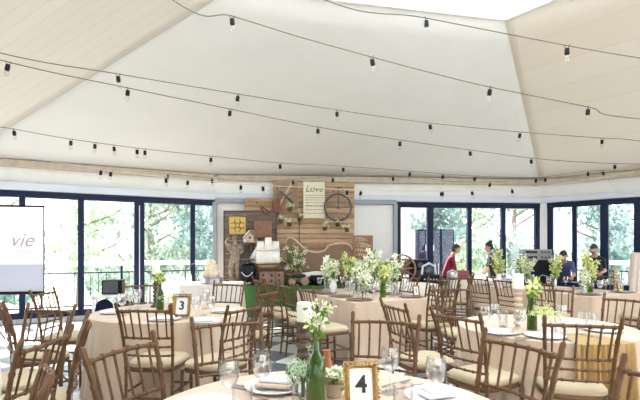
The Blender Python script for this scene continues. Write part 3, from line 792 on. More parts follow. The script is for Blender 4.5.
# yellow ornate panel
Yi = 9.99
op = empty('ornate_panel', on_wall(237.5, 225.5, Yi), BA, 'square yellow fretwork panel with dark scrolls on the dark board', 'panel')
MB().box((0, 0, 0), (.34, .02, .36)).build('backing', mat('mustard', (.62, .42, .12), .6, noise=.15), op, smooth=False, bevel=.005)
m = MB()
for q in range(4):
    a = q*pi/2
    for s_ in (-1, 1):
        pts = []
        for k in range(14):
            t = k/13; rr = .03+.11*t; an = a+s_*(.15+.55*sin(t*3.0)); pts.append((rr*cos(an), -.014, rr*sin(an)))
        m.tube(pts, .007, 5)
m.build('scrollwork', mat('dark_scroll', (.10, .06, .03), .6), op)
m = MB()
for (x0, z0, x1, z1) in ((-.17, -.18, .17, -.18), (-.17, .18, .17, .18), (-.17, -.18, -.17, .18), (.17, -.18, .17, .18)): m.tube([(x0, -.01, z0), (x1, -.01, z1)], .012, 6)
m.build('rim', mat('mustard_rim', (.55, .36, .10), .6), op)
# brown square
tag(MB().box((0, 0, 0), (.38, .02, .36)).build('rust_panel', M['brown_sign'], loc=on_wall(263, 229, Yi), rz=BA, smooth=False, bevel=.004), 'plain reddish brown square board upper right of the birdhouse', 'panel')
# violin & guitar
def fiddle(name, loc, sc, tilt, m, label, cat):
    e = empty(name, loc, BA, label, cat); 
    outl = []
    for k in range(32):
        t = 2*pi*k/32; z = cos(t); r_ = .098*(abs(sin(t))**.75)*(1-.25*max(0, z))*(1-.32*math.exp(-((z-.15)/.22)**2)); outl.append((r_*(1 if sin(t) > 0 else -1)*sc, z*.18*sc))
    T_ = Matrix.Rotation(tilt, 4, 'Y')
    mb = MB(); mb.T = T_; mb.prism(outl, -.03*sc, .01*sc); mb.build('body', m, e, smooth=False, bevel=.004)
    mb = MB(); mb.T = T_; mb.box((0, -.045*sc, .20*sc), (.022*sc, .016*sc, .30*sc)); mb.build('neck', M['ink'], e, smooth=False)
    mb = MB(); mb.T = T_; mb.ball((0, -.045*sc, .37*sc), (.02*sc, .02*sc, .03*sc)); mb.build('scroll', m, e)
    mb = MB(); mb.T = T_; mb.box((0, -.04*sc, -.02*sc), (.05*sc, .02*sc, .006*sc)); mb.build('bridge', M['pale_wood'], e, smooth=False)
    mb = MB(); mb.T = T_
    for q in (-1, 0, 1): mb.tube([(q*.006*sc, -.056*sc, .33*sc), (q*.008*sc, -.052*sc, -.02*sc), (q*.006*sc, -.04*sc, -.13*sc)], .0012, 4)
    mb.build('strings', M['silver'], e)
    return e
fiddle('violin', on_wall(277, 206, 10.13), 1.0, 0.03, M['violin'], 'orange-red violin hung upright on the left edge of the pallet backdrop', 'violin')
fiddle('ukulele', on_wall(264, 210, 10.05), .62, -.75, mat('red_varnish', (.16, .015, .012), .4), 'small dark red fiddle tilted on the pale plank panel', 'violin')
# black bicycle-like object / plane
bk = empty('model_biplane', on_wall(287, 197.5, 10.12), BA, 'dark slanted winged ornament hung right of the violin', 'ornament')
m = MB(); m.tube([(-.15, -.02, .14), (.0, -.02, .0), (.14, -.02, -.12)], [.012, .03, .015], 8); m.build('body', M['ink'], bk)
MB().box((-.05, -.03, .05), (.26, .03, .05), 0, 0, .75).build('wing', M['darkgrey'], bk, smooth=False, bevel=.005)
MB().box((.05, -.02, .08), (.13, .02, .03), 0, 0, -.7).build('wing', M['darkgrey'], bk, smooth=False, bevel=.005)
# love sign
ls = empty('love_sign', on_wall(314, 200, 10.15), BA, 'cream rectangular sign headed Love with fine lines of writing on the pallet backdrop', 'sign')
MB().box((0, 0, 0), (.47, .02, .80)).build('board', M['cream_sign'], ls, smooth=False, bevel=.004)
gr = mat('grey_lettering', (.16, .15, .13), .9)
t_ = text_mb('Love', .20, .002, .25).build('heading', gr, ls); t_.location = (0, -.014, .24)
rnd = random.Random(11); m = MB()
for r_, z in enumerate((.10, .05, .0, -.06, -.13, -.21, -.29)):
    x = -.19
    while x < .18:
        ww_ = rnd.uniform(.015, .05); m.box((x+ww_/2, -.0115, z), (ww_, .002, .012 if r_ != 4 else .024)); x += ww_+.012
m.build('fine_writing', gr, ls, smooth=False)
# bicycle wheel with fork
bw = empty('bicycle_wheel', on_wall(338, 207.5, 10.12), BA, 'single bicycle wheel with upright fork hung at the right of the pallet backdrop', 'wheel')
rr = .29
MB().tube([(rr*cos(2*pi*k/40), 0, rr*sin(2*pi*k/40)) for k in range(40)], .024, 6, True).build('tyre', M['darkgrey'], bw)
m = MB()
for k in range(20): a = 2*pi*k/20; m.tube([(0, 0, 0), (rr*cos(a), 0, rr*sin(a))], .0022, 4)
m.build('spokes', M['silver'], bw)
MB().ball((0, -.01, 0), .028).build('hub', M['darkgrey'], bw)
m = MB(); m.tube([(0, -.03, 0), (.01, -.035, .30), (.01, -.03, .42)], .010, 6); m.build('fork', M['darkgrey'], bw)
m = MB(); m.tube([(-.12, -.03, .34), (-.10, -.03, .40), (.01, -.03, .43), (.09, -.03, .42), (.12, -.03, .36)], .010, 6); m.build('handlebar', M['darkgrey'], bw)
# small wall planters
def blossom_cluster(n, spread, rad, seed, mats, parent, names, zc=0, flat=.8):
    for mi, (mm, nm) in enumerate(zip(mats, names)):
        rnd = random.Random(seed*7+mi); mb = MB()
        for _ in range(n[mi]):
            d = Vector((rnd.gauss(0, .5), rnd.gauss(0, .5), rnd.gauss(0, .5)*flat))*spread; p = d+Vector((0, 0, zc)); q = Euler((rnd.random()*6, rnd.random()*6, rnd.random()*6)).to_matrix(); s_ = rad*(.7+.6*rnd.random())
            for k in range(4 if nm != 'leaves' else 1):
                a = k*pi/2; d1 = q@Vector((cos(a), sin(a), .25)); d2 = q@Vector((cos(a+.7), sin(a+.7), .25)); d0 = q@Vector((cos(a+.35)*1.4, sin(a+.35)*1.4, .5))
                mb.v += [tuple(p), tuple(p+d1*s_), tuple(p+d0*s_), tuple(p+d2*s_)]; i0 = len(mb.v)-4; mb.f.append((i0, i0+1, i0+2, i0+3)); mb.m.append(0)
        mb.build(nm, mm, parent, smooth=False)
pots = [(290, 207, 'below the winged ornament'), (281, 219, 'lowest left, under the violin'), (289.5, 222, 'below the winged ornament, lowest of its group'), (300, 216.5, 'left of the Love sign foot'), (325, 226, 'below the bicycle wheel, leftmost of three'), (338, 222, 'directly under the bicycle wheel'), (347, 227.5, 'below the bicycle wheel, rightmost of three')]
for i, (px, py, lb) in enumerate(pots):
    e = empty('wall_planter', (wx(px, 10.12), 10.10+(px-290)*.0004, wz(py, 10.12)-.05), BA, 'small hanging jar of white blossoms '+lb, 'planter', 'planters hung on the pallet backdrop')
    MB().lathe([(.03, -.05), (.045, -.03), (.05, .03), (.055, .04)], n=12).build('jar', M['turned_wood'], e)
    blossom_cluster((14, 16), .075, .028, i+3, (M['bloomw'], M['leafy']), e, ('blossoms', 'leaves'), .08)
# curved wooden headboard / settee
st = empty('carved_settee', (wx(320), 9.93, STG), BA, 'brown wooden settee back with swooping pale curved edge below the backdrop', 'settee')
Ys = 9.93
top = [(287, 240), (289, 237), (293, 238.5), (298, 243), (304, 248.5), (311, 252), (318, 252.5), (324, 251), (327, 248), (328, 246), (331, 245), (338, 243.5), (346, 243.5), (351, 246), (353, 250)]
poly = [(wx(a, Ys)-wx(320, Ys), wz(b_, Ys)-STG) for a, b_ in top]
bot = [(353, 266), (350, 269), (330, 270.5), (306, 270.5), (290, 269), (287, 262)]
polyb = [(wx(a, Ys)-wx(320, Ys), wz(b_, Ys)-STG) for a, b_ in bot]
MB().prism(poly+polyb, -.03, .03).build('backrest', M['settee'], st, smooth=False)
MB().tube([(x, -.02, z) for x, z in poly], .020, 8).build('curved_rim', M['settee_edge'], st)
MB().box((-.05, -.10, .21), (1.35, .34, .06)).build('seat', M['settee'], st, smooth=False, bevel=.01)
for sx in (-.66, .56):
    for sy in (-.22, .02): MB().tube([(sx, sy, .0), (sx, sy, .19)], [.02, .028], 8).build('leg', M['turned_wood'], st)
tag(MB().prism([(-.2, 0), (.26, .03), (.30, .10), (.1, .13), (-.2, .09)], -.01, .0).build('paper_banner', M['paper'], loc=(wx(312), 9.60, wz(275)-.01), rz=BA, smooth=False), 'pale pennant of cloth hanging below the settee seat', 'banner')
# greenery on the settee's left arm
gs = empty('trailing_bouquet', (wx(297), 9.62, 1.0), 0, 'green and white trailing bouquet at the left end of the settee', 'flowers')
rnd = random.Random(5); m = MB()
for k in range(16):
    a = rnd.uniform(-.3, .3); h = rnd.uniform(.2, .42); m.tube([(a*.3, 0, -.02), (a*.5, rnd.uniform(-.03, .03), h*.5), (a*.6, -.04, h)], [.008, .006, .003], 4)
m.build('stems', M['stem'], gs); blossom_cluster((75, 90), .26, .035, 9, (M['bloomw'], M['leafy']), gs, ('blossoms', 'leaves'), .16, 1.2)
# birdhouse on post
bh = empty('birdhouse', (wx(252, 9.8), 9.8, 0), R(-20), 'wooden birdhouse with white roof on a brown post before the dark board', 'birdhouse')
zb = wz(243, 9.8)
MB().box((0, 0, zb/2+STG/2), (.05, .05, zb-STG)).build('post', M['turned_wood'], bh, smooth=False)
MB().box((0, 0, zb), (.34, .24, .02)).build('platform', M['turned_wood'], bh, smooth=False)
MB().prism([(-.09, zb+.01), (.09, zb+.01), (.09, zb+.14), (0, zb+.23), (-.09, zb+.14)], -.09, .09).build('body', M['pale_wood'], bh, smooth=False)
MB().box((-.075, 0, zb+.185), (.22, .24, .015), 0, 0, -.80).build('roof_panel', M['roofwhite'], bh, smooth=False)
MB().box((.075, 0, zb+.185), (.20, .24, .015), 0, 0, .80).build('roof_panel', M['house'], bh, smooth=False)
mm = MB(); mm.T = Matrix.Translation((0, -.093, zb+.11)) @ Matrix.Rotation(pi/2, 4, 'X'); mm.lathe([(.025, -.002), (.025, .004)], n=12); mm.build('entrance_hole', M['ink'], bh)
MB().box((-.14, 0, zb+.05), (.06, .12, .09)).build('white_feeder', M['roofwhite'], bh, smooth=False)
# cherub statue: skinned figure
def skin_mesh(verts, edges, radii, subdiv=1, root=0):
    me = bpy.data.meshes.new('sk'); me.from_pydata(verts, edges, []); o = bpy.data.objects.new('sk', me); C.objects.link(o)
    sm = o.modifiers.new('s', 'SKIN'); sm.use_smooth_shade = True
    for i, r_ in enumerate(radii):
        me.skin_vertices[0].data[i].radius = (r_, r_) if not isinstance(r_, tuple) else r_
    me.skin_vertices[0].data[root].use_root = True
    sb = o.modifiers.new('d', 'SUBSURF'); sb.levels = subdiv; sb.render_levels = subdiv
    dg = bpy.context.evaluated_depsgraph_get(); out_ = bpy.data.meshes.new_from_object(o.evaluated_get(dg)); bpy.data.objects.remove(o); bpy.data.meshes.remove(me)
    return out_
def mb_from(me):
    b = MB(); b.add([tuple(v.co) for v in me.vertices], [tuple(p.vertices) for p in me.polygons]); return b
sv = [(0, 0, .40), (.01, .0, .52), (-.01, 0, .64), (0, 0, .72), (.0, -.01, .80), (-.10, 0, .66), (-.17, -.02, .74), (-.08, -.03, .86), (.10, 0, .66), (.16, -.03, .60), (.10, -.09, .52), (-.06, 0, .37), (-.07, -.03, .20), (-.06, .0, .04), (.06, 0, .37), (.05, -.04, .20), (.06, .02, .04)]
se = [(0, 1), (1, 2), (2, 3), (3, 4), (2, 5), (5, 6), (6, 7), (2, 8), (8, 9), (9, 10), (0, 11), (11, 12), (12, 13), (0, 14), (14, 15), (15, 16)]
sr = [.085, .08, .085, .04, .062, .045, .032, .025, .045, .032, .025, .065, .05, .03, .065, .05, .03]
cs_ = empty('cherub_statue', (wx(235, 9.75), 9.72, STG), R(10), 'weathered stone statue of a standing figure with raised arm before the dark board', 'statue')
sc_ = 1.10
b_ = mb_from(skin_mesh([(x*sc_, y*sc_, z*sc_+.06) for x, y, z in sv], se, [r_*sc_ for r_ in sr])); b_.ball((0, -.015, .80*sc_+.07), (.062, .066, .078), 10, 8); b_.build('figure', M['stone'], cs_)
MB().lathe([(.13, 0), (.14, .02), (.12, .05), (.12, .09)], n=16).build('plinth', M['stone'], cs_)
m = MB(); m.prism([(.03, .75), (.14, .93), (.20, .85), (.15, .70), (.06, .66)], .05, .07); m.prism([(-.03, .75), (-.14, .90), (-.20, .84), (-.15, .70), (-.06, .66)], .05, .07); m.build('wings', M['stone'], cs_, smooth=False)
# model ship
sh = empty('model_ship', (wx(268, 9.6), 9.58, .94), R(4), 'model sailing ship with white sails on the rustic dollhouse', 'ship')
m = MB(); hp = []
for (x, wv, z0) in ((-.26, .01, .10), (-.20, .05, .03), (-.1, .07, 0), (.08, .07, 0), (.20, .055, .03), (.27, .03, .12)): hp.append((x, wv, z0))
vs = []; 
for (x, wv, z0) in hp: vs += [(x, 0, z0), (x, -wv, z0+.06), (x, -wv, .13 if abs(x) > .2 else .11), (x, wv, .13 if abs(x) > .2 else .11), (x, wv, z0+.06)]
fs = []
for i in range(len(hp)-1):
    for j in range(5): fs.append((i*5+j, i*5+(j+1) % 5, (i+1)*5+(j+1) % 5, (i+1)*5+j))
fs += [tuple(range(5)), tuple(range((len(hp)-1)*5, len(hp)*5))]; m.add(vs, fs); m.build('hull', M['hull'], sh)
m = MB(); m.box((0, 0, -.0), (.2, .1, .03)); m.build('cradle', M['turned_wood'], sh, smooth=False)
for x, h in ((-.15, .50), (.01, .60), (.16, .50)):
    ms = MB().tube([(x, 0, .08), (x, 0, h+.12)], [.007, .004], 6).build('mast', M['turned_wood'], sh)
def sail(x, z0, z1, w0, w1):
    mb = MB(); vs = []; fs = []; n = 6
    for j in range(n+1):
        t = j/n; w_ = w0+(w1-w0)*t
        for i in range(n+1):
            s2 = i/n*2-1; vs.append((x+s2*w_/2, -.02-.05*sin(pi*t)*(1-.3*s2*s2), z0+(z1-z0)*t))
    for j in range(n):
        for i in range(n): a = j*(n+1)+i; fs.append((a, a+1, a+n+2, a+n+1))
    mb.add(vs, fs); o = mb.build('sail', M['sail'], sh); so_ = o.modifiers.new('t', 'SOLIDIFY'); so_.thickness = .004
for x, ztop in ((-.15, .50), (.01, .58), (.16, .50)):
    sail(x, .13, .40, .19, .175); sail(x, .40, ztop+.10, .175, .135)
m = MB(); m.add([(-.24, -.01, .14), (-.40, -.01, .20), (-.20, -.01, .56)], [(0, 1, 2)]); o = m.build('jib_sail', M['sail'], sh); o.modifiers.new('t', 'SOLIDIFY').thickness = .004
MB().tube([(-.22, 0, .12), (-.42, 0, .20)], .006, 6).build('bowsprit', M['turned_wood'], sh)
# dollhouse / crates
dh = empty('rustic_dollhouse', (wx(272, 9.6), 9.62, STG), R(2), 'rosy brown wooden box house with little dark windows under the model ship', 'dollhouse')
MB().box((-.0, 0, .14), (.50, .26, .28)).build('body', M['house'], dh, smooth=False, bevel=.005)
MB().box((0, -.0, .288), (.54, .30, .016)).build('roof', M['turned_wood'], dh, smooth=False)
for x in (-.17, .0, .15):
    for z in (.09, .20): MB().box((x, -.133, z), (.035, .012, .06)).build('window', M['ink'], dh, smooth=False)
MB().box((.08, -.136, .14), (.012, .01, .26)).build('corner_strip', M['turned_wood'], dh, smooth=False)
# black balance/scale with lettering
bs = empty('vintage_scale', (wx(247.5, 9.5), 9.5, STG), R(5), 'black vintage shop scale with white lettering on the turf counter', 'scale'); bs.scale = (1.12, 1.1, 1.22)
MB().box((0, 0, .035), (.36, .24, .07)).build('base', M['black'], bs, smooth=False, bevel=.01)
MB().lathe([(.10, .07), (.13, .10), (.15, .16), (.16, .26), (.13, .33), (.06, .36)], n=24, sy=.6).build('body', M['black'], bs)
t_ = text_mb('RELAY', .05, .002).build('lettering', M['paper'], bs); t_.location = (0, -.123, .035)
t_.data.materials[0] = M['paper']
m = MB(); m.tube([(-.10+.2*k/10, -.098-.01*sin(pi*k/10), .22-.07*sin(pi*k/10)) for k in range(11)], .007, 6); m.build('pale_band', M['pale_trim'], bs)
m = MB(); m.lathe([(.02, .36), (.015, .40), (.13, .42), (.14, .44)], n=20, sy=.7); m.build('pan', M['darkgrey'], bs)
# cart with dark wheels beneath settee
ct = empty('toy_cart', (wx(299, 9.5), 9.46, STG), R(3), 'small dark cart with round wooden wheel below the settee', 'cart')
MB().box((0, 0, .12), (.42, .18, .07)).build('body', M['turned_wood'], ct, smooth=False, bevel=.005)
for (x, r_) in ((-.14, .07), (.12, .085)):
    mm = MB(); mm.T = Matrix.Translation((x, -.10, r_)) @ Matrix.Rotation(pi/2, 4, 'X'); mm.lathe([(r_, -.01), (r_, .01), (.02, .018)], n=20); mm.build('wheel', M['wheelwood'], ct)
MB().ball((.0, .0, .19), (.15, .07, .05)).build('load', M['ink'], ct)
# black cauldron under the banner
tag(MB().lathe([(.06, 0), (.15, .03), (.19, .11), (.17, .18), (.19, .20)], n=20).build('black_pot', M['black'], loc=(wx(319, 9.5), 9.5, STG)), 'wide black pot beneath the pale pennant', 'pot')
# brown script sign
bsn = empty('script_sign', (wx(363, 9.9), 9.95, wz(247, 9.9)), BA, 'dark brown square sign with pale script on a stand, right of the backdrop', 'sign')
MB().box((0, 0, 0), (.44, .022, .50)).build('board', M['brown_sign'], bsn, smooth=False, bevel=.004)
MB().tube([(0, .03, -(wz(247, 9.9)-STG)), (0, .03, .1)], .015, 6).build('stand', M['turned_wood'], bsn)
pale = mat('pale_script', (.74, .62, .50), .8)
rnd = random.Random(8); m = MB()
def scrawl(m, x0, x1, z, h, loops):
    pts = [];N_ = loops*8
    for k in range(N_+1):
        t = k/N_; a = t*loops*2*pi; pts.append((x0+(x1-x0)*t-h*.35*sin(a), -.014, z+h*.5*(1-cos(a))*(.6+.4*sin(3*t+1))))
    m.tube(pts, .005, 4)
scrawl(m, -.14, .08, .13, .08, 4); scrawl(m, -.10, .17, .0, .10, 5); scrawl(m, -.15, .10, -.10, .06, 5); scrawl(m, -.12, .14, -.19, .05, 6); m.build('script_lettering', pale, bsn)
# wagon wheels
def wagon(px, py, Y, rr, lb):
    e = empty('wagon_wheel', (wx(px, Y), Y, STG+rr+.022), R(4), lb, 'wheel')
    mm = MB(); nn = 36
    mm.tube([(rr*cos(2*pi*k/nn), 0, rr*sin(2*pi*k/nn)) for k in range(nn)], .022, 6, True); mm.build('rim', M['wheelwood'], e)
    for k in range(12): a = 2*pi*k/12+.1; MB().tube([(.03*cos(a), 0, .03*sin(a)), ((rr-.01)*cos(a), 0, (rr-.01)*sin(a))], [.013, .010], 6).build('spoke', M['wheelwood'], e)
    mm = MB(); mm.T = Matrix.Rotation(pi/2, 4, 'X'); mm.lathe([(.05, -.04), (.06, 0), (.05, .05), (.025, .07)], n=16); mm.build('hub', M['wheelwood'], e)
wagon(401, 265.5, 9.5, .30, 'rosy wooden wagon wheel with twelve spokes beside the black sound gear')
wagon(387, 268, 9.75, .22, 'smaller wagon wheel half hidden behind the flowers, left of the large wheel')
wb = empty('wooden_cart_box', (wx(401, 9.95), 9.95, STG), R(3), 'brown plank cart box behind the large wagon wheel', 'cart')
MB().box((0, 0, .36), (.50, .12, .34)).build('body', M['house'], wb, smooth=False, bevel=.006)
for sx in (-1, 1): MB().box((sx*.2, 0, .10), (.04, .1, .20)).build('leg', M['turned_wood'], wb, smooth=False)
# horse-head carving
hs = empty('carved_horse', (wx(379, 9.7), 9.7, STG), R(0), 'small dark brown carved horse among the white flowers right of the script sign', 'ornament')
hv = [(0, 0, .30), (-.14, 0, .31), (.12, 0, .34), (.18, 0, .46), (.25, -.0, .43), (-.15, .04, .15), (-.14, .04, .01), (-.15, -.04, .15), (-.17, -.04, .01), (.11, .04, .16), (.13, .04, .01), (.11, -.04, .16), (.09, -.04, .01), (-.2, 0, .26), (-.22, 0, .14)]
he = [(0, 1), (0, 2), (2, 3), (3, 4), (1, 5), (5, 6), (1, 7), (7, 8), (2, 9), (9, 10), (2, 11), (11, 12), (1, 13), (13, 14)]
b_ = mb_from(skin_mesh(hv, he, [.07, .065, .06, .045, .028, .03, .018, .03, .018, .028, .018, .028, .018, .02, .012])); b_.build('body', M['turned_wood'], hs)
# ------------------------------------------------------------------ sound gear, bar table, people
def speaker_box(name, x, y, z, w_, h, d, rz, lb, gr=.6):
    e = empty(name, (x, y, z), R(rz), lb, 'loudspeaker')
    MB().box((0, 0, h/2), (w_, d, h)).build('cabinet', M['black'], e, smooth=False, bevel=.015)
    mm = MB(); mm.T = Matrix.Translation((0, -d/2-.002, h*.35)) @ Matrix.Rotation(pi/2, 4, 'X'); mm.lathe([(w_*.38, 0), (w_*.36, .012), (w_*.12, -.006), (w_*.1, .01)], n=24); mm.build('woofer', M['darkgrey'], e)
    mm = MB(); mm.T = Matrix.Translation((0, -d/2-.002, h*.78)) @ Matrix.Rotation(pi/2, 4, 'X'); mm.lathe([(w_*.18, 0), (w_*.16, .01), (w_*.05, -.004)], n=20); mm.build('tweeter', M['darkgrey'], e)
    return e
speaker_box('loudspeaker', wx(419, 9.75), 9.75, STG, .34, .52, .30, 0, 'black loudspeaker right of the wagon wheel on the turf counter')
gt = empty('gear_table', (2.12, 9.10, 0), R(5), 'dark folding table carrying the black mixer left of the person in maroon', 'table')
MB().box((0, 0, .70), (.54, .42, .03)).build('tabletop', M['black'], gt, smooth=False)
for sx in (-1, 1):
    for sy in (-1, 1): MB().tube([(sx*.22, sy*.17, 0), (sx*.22, sy*.17, .69)], .014, 6).build('leg', M['darkgrey'], gt)
cm = empty('mixing_console', (2.16, 9.10, .715), R(5), 'black sound mixer with white dials beside the person in maroon', 'mixer')
MB().box((0, 0, .08), (.40, .30, .16)).build('body', M['black'], cm, smooth=False, bevel=.015)
for k in range(6): MB().box((-.15+.06*k, -.155, .08), (.02, .01, .02)).build('dial', M['white'], cm, smooth=False)
m = MB(); m.tube([(-.14, .05, .16), (-.12, .05, .32), (0, .05, .38), (.12, .05, .32), (.14, .05, .16)], .025, 8); m.build('handle', M['pale_trim'], cm)
MB().ball((0, .05, .22), (.10, .08, .10)).build('dome', M['darkgrey'], cm)
bt = empty('bar_table', (3.29, 9.35, 0), R(4), 'long serving table in white cloth before the back windows', 'table')
MB().box((0, 0, .735), (1.46, .56, .03)).build('tabletop', M['pale_wood'], bt, smooth=False)
for sx in (-1, 1):
    for sy in (-1, 1): MB().tube([(sx*.65, sy*.2, 0), (sx*.65, sy*.2, .72)], .015, 6).build('leg', M['darkgrey'], bt)
cloth(3.29, 9.35, 4, rect(.75, .30), 30, .012, 41, M['whitecloth'], 'white cloth over the long serving table in front of the person in maroon', top=.762)
tag(MB().box((0, 0, .09), (.30, .22, .18)).build('red_crate', mat('dull_red', (.30, .07, .08), .6), loc=(wx(461, 9.35), 9.40, .765), smooth=False, bevel=.01), 'dull red box on the serving table right of the person in maroon', 'box')
tag(MB().lathe([(.07, 0), (.10, .02), (.11, .14), (.09, .17), (.02, .20)], n=20).build('ice_bucket', M['silver'], loc=(wx(452, 9.2), 9.17, .765)), 'silver bucket on the serving table in front of the person in maroon', 'bucket')
cr = empty('dish_rack', (wx(508, 9.3), 9.32, .765), R(4), 'pale blue rack on the serving table, right of the person in black', 'rack')
for z in (.02, .11, .20): MB().box((0, 0, z), (.28, .22, .02)).build('shelf', M['pale_trim'], cr, smooth=False)
for sx in (-1, 1):
    for sy in (-1, 1): MB().box((sx*.13, sy*.10, .12), (.015, .015, .24)).build('post', M['grey_trim'], cr, smooth=False)
for k, px in enumerate((471, 476, 481, 518)):
    tag(MB().lathe([(.025, 0), (.032, .01), (.036, .10), (.034, .102)], n=12).build('tumbler', M['stemglass'], loc=(wx(px, 9.2), 9.2+.03*(k % 2), .765)), 'small clear tumbler on the serving table', 'glass', 'tumblers on the serving table')

# DJ stack
dj = empty('equipment_case', (wx(538, 9.6), 9.72, 0), R(-8), 'black road case carrying silver sound equipment by the right corner', 'case')
MB().box((0, 0, .60), (.62, .5, 1.10)).build('body', M['black'], dj, smooth=False, bevel=.02)
for sx in (-1, 1):
    for sy in (-1, 1): MB().tube([(sx*.24, sy*.18, 0), (sx*.24, sy*.18, .06)], .03, 8).build('castor', M['darkgrey'], dj)
MB().tube([(-.2, -.26, .9), (-.1, -.30, .75), (.05, -.29, .85), (.2, -.27, .8)], .012, 6).build('cable', M['grey_trim'], dj)
MB().box((-.36, -.05, .70), (.16, .3, .36)).build('side_pod', M['black'], dj, smooth=False, bevel=.05)
for k, (z, lb, hgt) in enumerate(((1.152, 'lower silver amplifier on the black road case', .11), (1.264, 'upper silver amplifier stacked on another above the black road case', .11))):
    a_ = empty('stereo_amplifier', (wx(537, 9.6), 9.70, z), R(-8), lb, 'amplifier')
    MB().box((0, 0, hgt/2), (.58-.04*k, .38, hgt-.005)).build('body', M['ampgrey'], a_, smooth=False, bevel=.006)
    MB().box((-.12, -.193, hgt/2), (.22, .008, .05)).build('display', M['ink'], a_, smooth=False)
    for kx in (.08, .15, .22):
        mm = MB(); mm.T = Matrix.Translation((kx, -.20, hgt/2)) @ Matrix.Rotation(pi/2, 4, 'X'); mm.lathe([(.022, -.015), (.02, .015)], n=12); mm.build('knob', M['darkgrey'], a_)

# ------------------------------------------------------------------ people
def person(x, y, rz, lean, shirt, label, bun=False, arm=1.0, look=.5, scale=.89):
    e = empty('person', (x, y, 0), R(rz), label, 'person')
    L_ = R(lean); piv = Vector((0, 0, .92))
    def up(p):
        p = Vector(p)-piv; c, s_ = cos(L_), sin(L_); return Vector((p.x, p.y*c+p.z*s_, -p.y*s_+p.z*c))+piv
    V_ = {}
    raw = dict(pel=(0, 0, .92), sp=(0, -.01, 1.06), ch=(0, 0, 1.24), ut=(0, -.01, 1.36), nk=(0, 0, 1.45), hd=(0, .015, 1.52),
        sl=(-.16, 0, 1.36), sr=(.16, 0, 1.36))
    for k, p in raw.items(): V_[k] = up(p)
    for s_, q in ((-1, 'l'), (1, 'r')):
        sh_ = V_['s'+q]; V_['e'+q] = sh_+Vector((s_*.05, .06, -.25)); V_['w'+q] = V_['e'+q]+Vector((-s_*.04, .20*arm, -.03-.17*(1-arm))); V_['p'+q] = V_['w'+q]+Vector((-s_*.01, .075*arm+.01, -.01-.05*(1-arm)))
    V_['hl'] = Vector((-.09, 0, .88)); V_['hr'] = Vector((.09, 0, .88)); V_['kl'] = Vector((-.10, .02, .48)); V_['kr'] = Vector((.10, .02, .48)); V_['al'] = Vector((-.10, -.02, .08)); V_['ar'] = Vector((.10, -.02, .08)); V_['tl'] = Vector((-.12, .13, .035)); V_['tr'] = Vector((.12, .13, .035))
    names = list(V_); idx = {k: i for i, k in enumerate(names)}
    E = [('pel', 'sp'), ('sp', 'ch'), ('ch', 'ut'), ('ut', 'nk'), ('nk', 'hd')]
    for q in 'lr': E += [('ut', 's'+q), ('s'+q, 'e'+q), ('e'+q, 'w'+q), ('w'+q, 'p'+q), ('pel', 'h'+q), ('h'+q, 'k'+q), ('k'+q, 'a'+q), ('a'+q, 't'+q)]
    e.scale = (scale, scale, scale)
    rad = dict(pel=(.14, .105), sp=(.13, .10), ch=(.15, .11), ut=(.12, .085), nk=(.052, .052), hd=(.055, .06), s=(.06, .06), e=(.042, .042), w=(.027, .027), p=(.035, .018), h=(.088, .088), k=(.058, .058), a=(.04, .04), t=(.035, .03))
    rr_ = [rad[k] if k in rad else rad[k[0]] for k in names]
    bm_ = mb_from(skin_mesh([tuple(V_[k]) for k in names], [(idx[a], idx[b_]) for a, b_ in E], rr_, 1, idx['pel']))
    # fingers
    bm_.cur = 0
    for s_, q in ((-1, 'l'), (1, 'r')):
        pm = V_['p'+q]
        for k in range(4):
            ln = (.062, .072, .068, .052)[k]; o_ = Vector((s_*(-.027+.018*k), .02, 0)); a0 = pm+o_
            bm_.tube([a0, a0+Vector((0, ln*.5, -.008)), a0+Vector((0, ln*.8, -.03)), a0+Vector((0, ln*.85, -.05))], [.009, .0085, .008, .006], 6)
        a0 = pm+Vector((-s_*.025, -.03, 0)); bm_.tube([a0, a0+Vector((-s_*.03, .025, -.01)), a0+Vector((-s_*.035, .055, -.025))], [.011, .010, .007], 6)
    # head
    hc = V_['hd']+Vector((0, .015, .075)).lerp(Vector((0, .05, .05)), look*min(1, lean/40+.2))
    tl = Matrix.Rotation(-look*L_*1.0-R(8), 3, 'X')
    hv_ = []; hf = []; n_, k_2 = 14, 10
    for i in range(k_2+1):
        ph_ = pi*i/k_2; zz = -cos(ph_); r_ = sin(ph_)
        for j in range(n_):
            t = 2*pi*j/n_; X_ = .075*r_*cos(t); Y_ = .092*r_*sin(t); Z_ = .115*zz
            if zz < -.1: X_ *= 1-.25*(-zz); Y_ = Y_*(1-.2*(-zz))+.012*(-zz)
            if sin(t) > .93 and -.35 < zz < .02: Y_ += .022
            hv_.append(tuple(hc+tl@Vector((X_, Y_, Z_))))
    for i in range(k_2):
        for j in range(n_): hf.append((i*n_+j, i*n_+(j+1) % n_, (i+1)*n_+(j+1) % n_, (i+1)*n_+j))
    bm_.add(hv_, hf)
    for s_ in (-1, 1): bm_.ball(hc+tl@Vector((s_*.077, -.005, -.01)), (.012, .02, .03), 6, 5)
    body = bm_.build('body', [M['skin'], shirt, M['trouser'], M['ink']], e)
    wr = [V_['el'], V_['er']]
    for p in body.data.polygons:
        c = p.center; k = 0
        if c.z < .09: k = 3
        elif c.z < .93: k = 2
        elif (c-V_['nk']).dot(up((0, 0, 2))-up((0, 0, 1))) < -.01: k = 1
        if k in (1, 2):
            for s_, q in ((-1, 'l'), (1, 'r')):
                ax = V_['p'+q]-V_['e'+q]; t = (c-V_['e'+q]).dot(ax)/ax.length_squared; dd = ((c-V_['e'+q])-ax*t).length
                if t > .05 and dd < .07 and abs(c.x) > .07 and c.y > .05: k = 0
        p.material_index = k
    hb = MB(); vs = []; fs = []
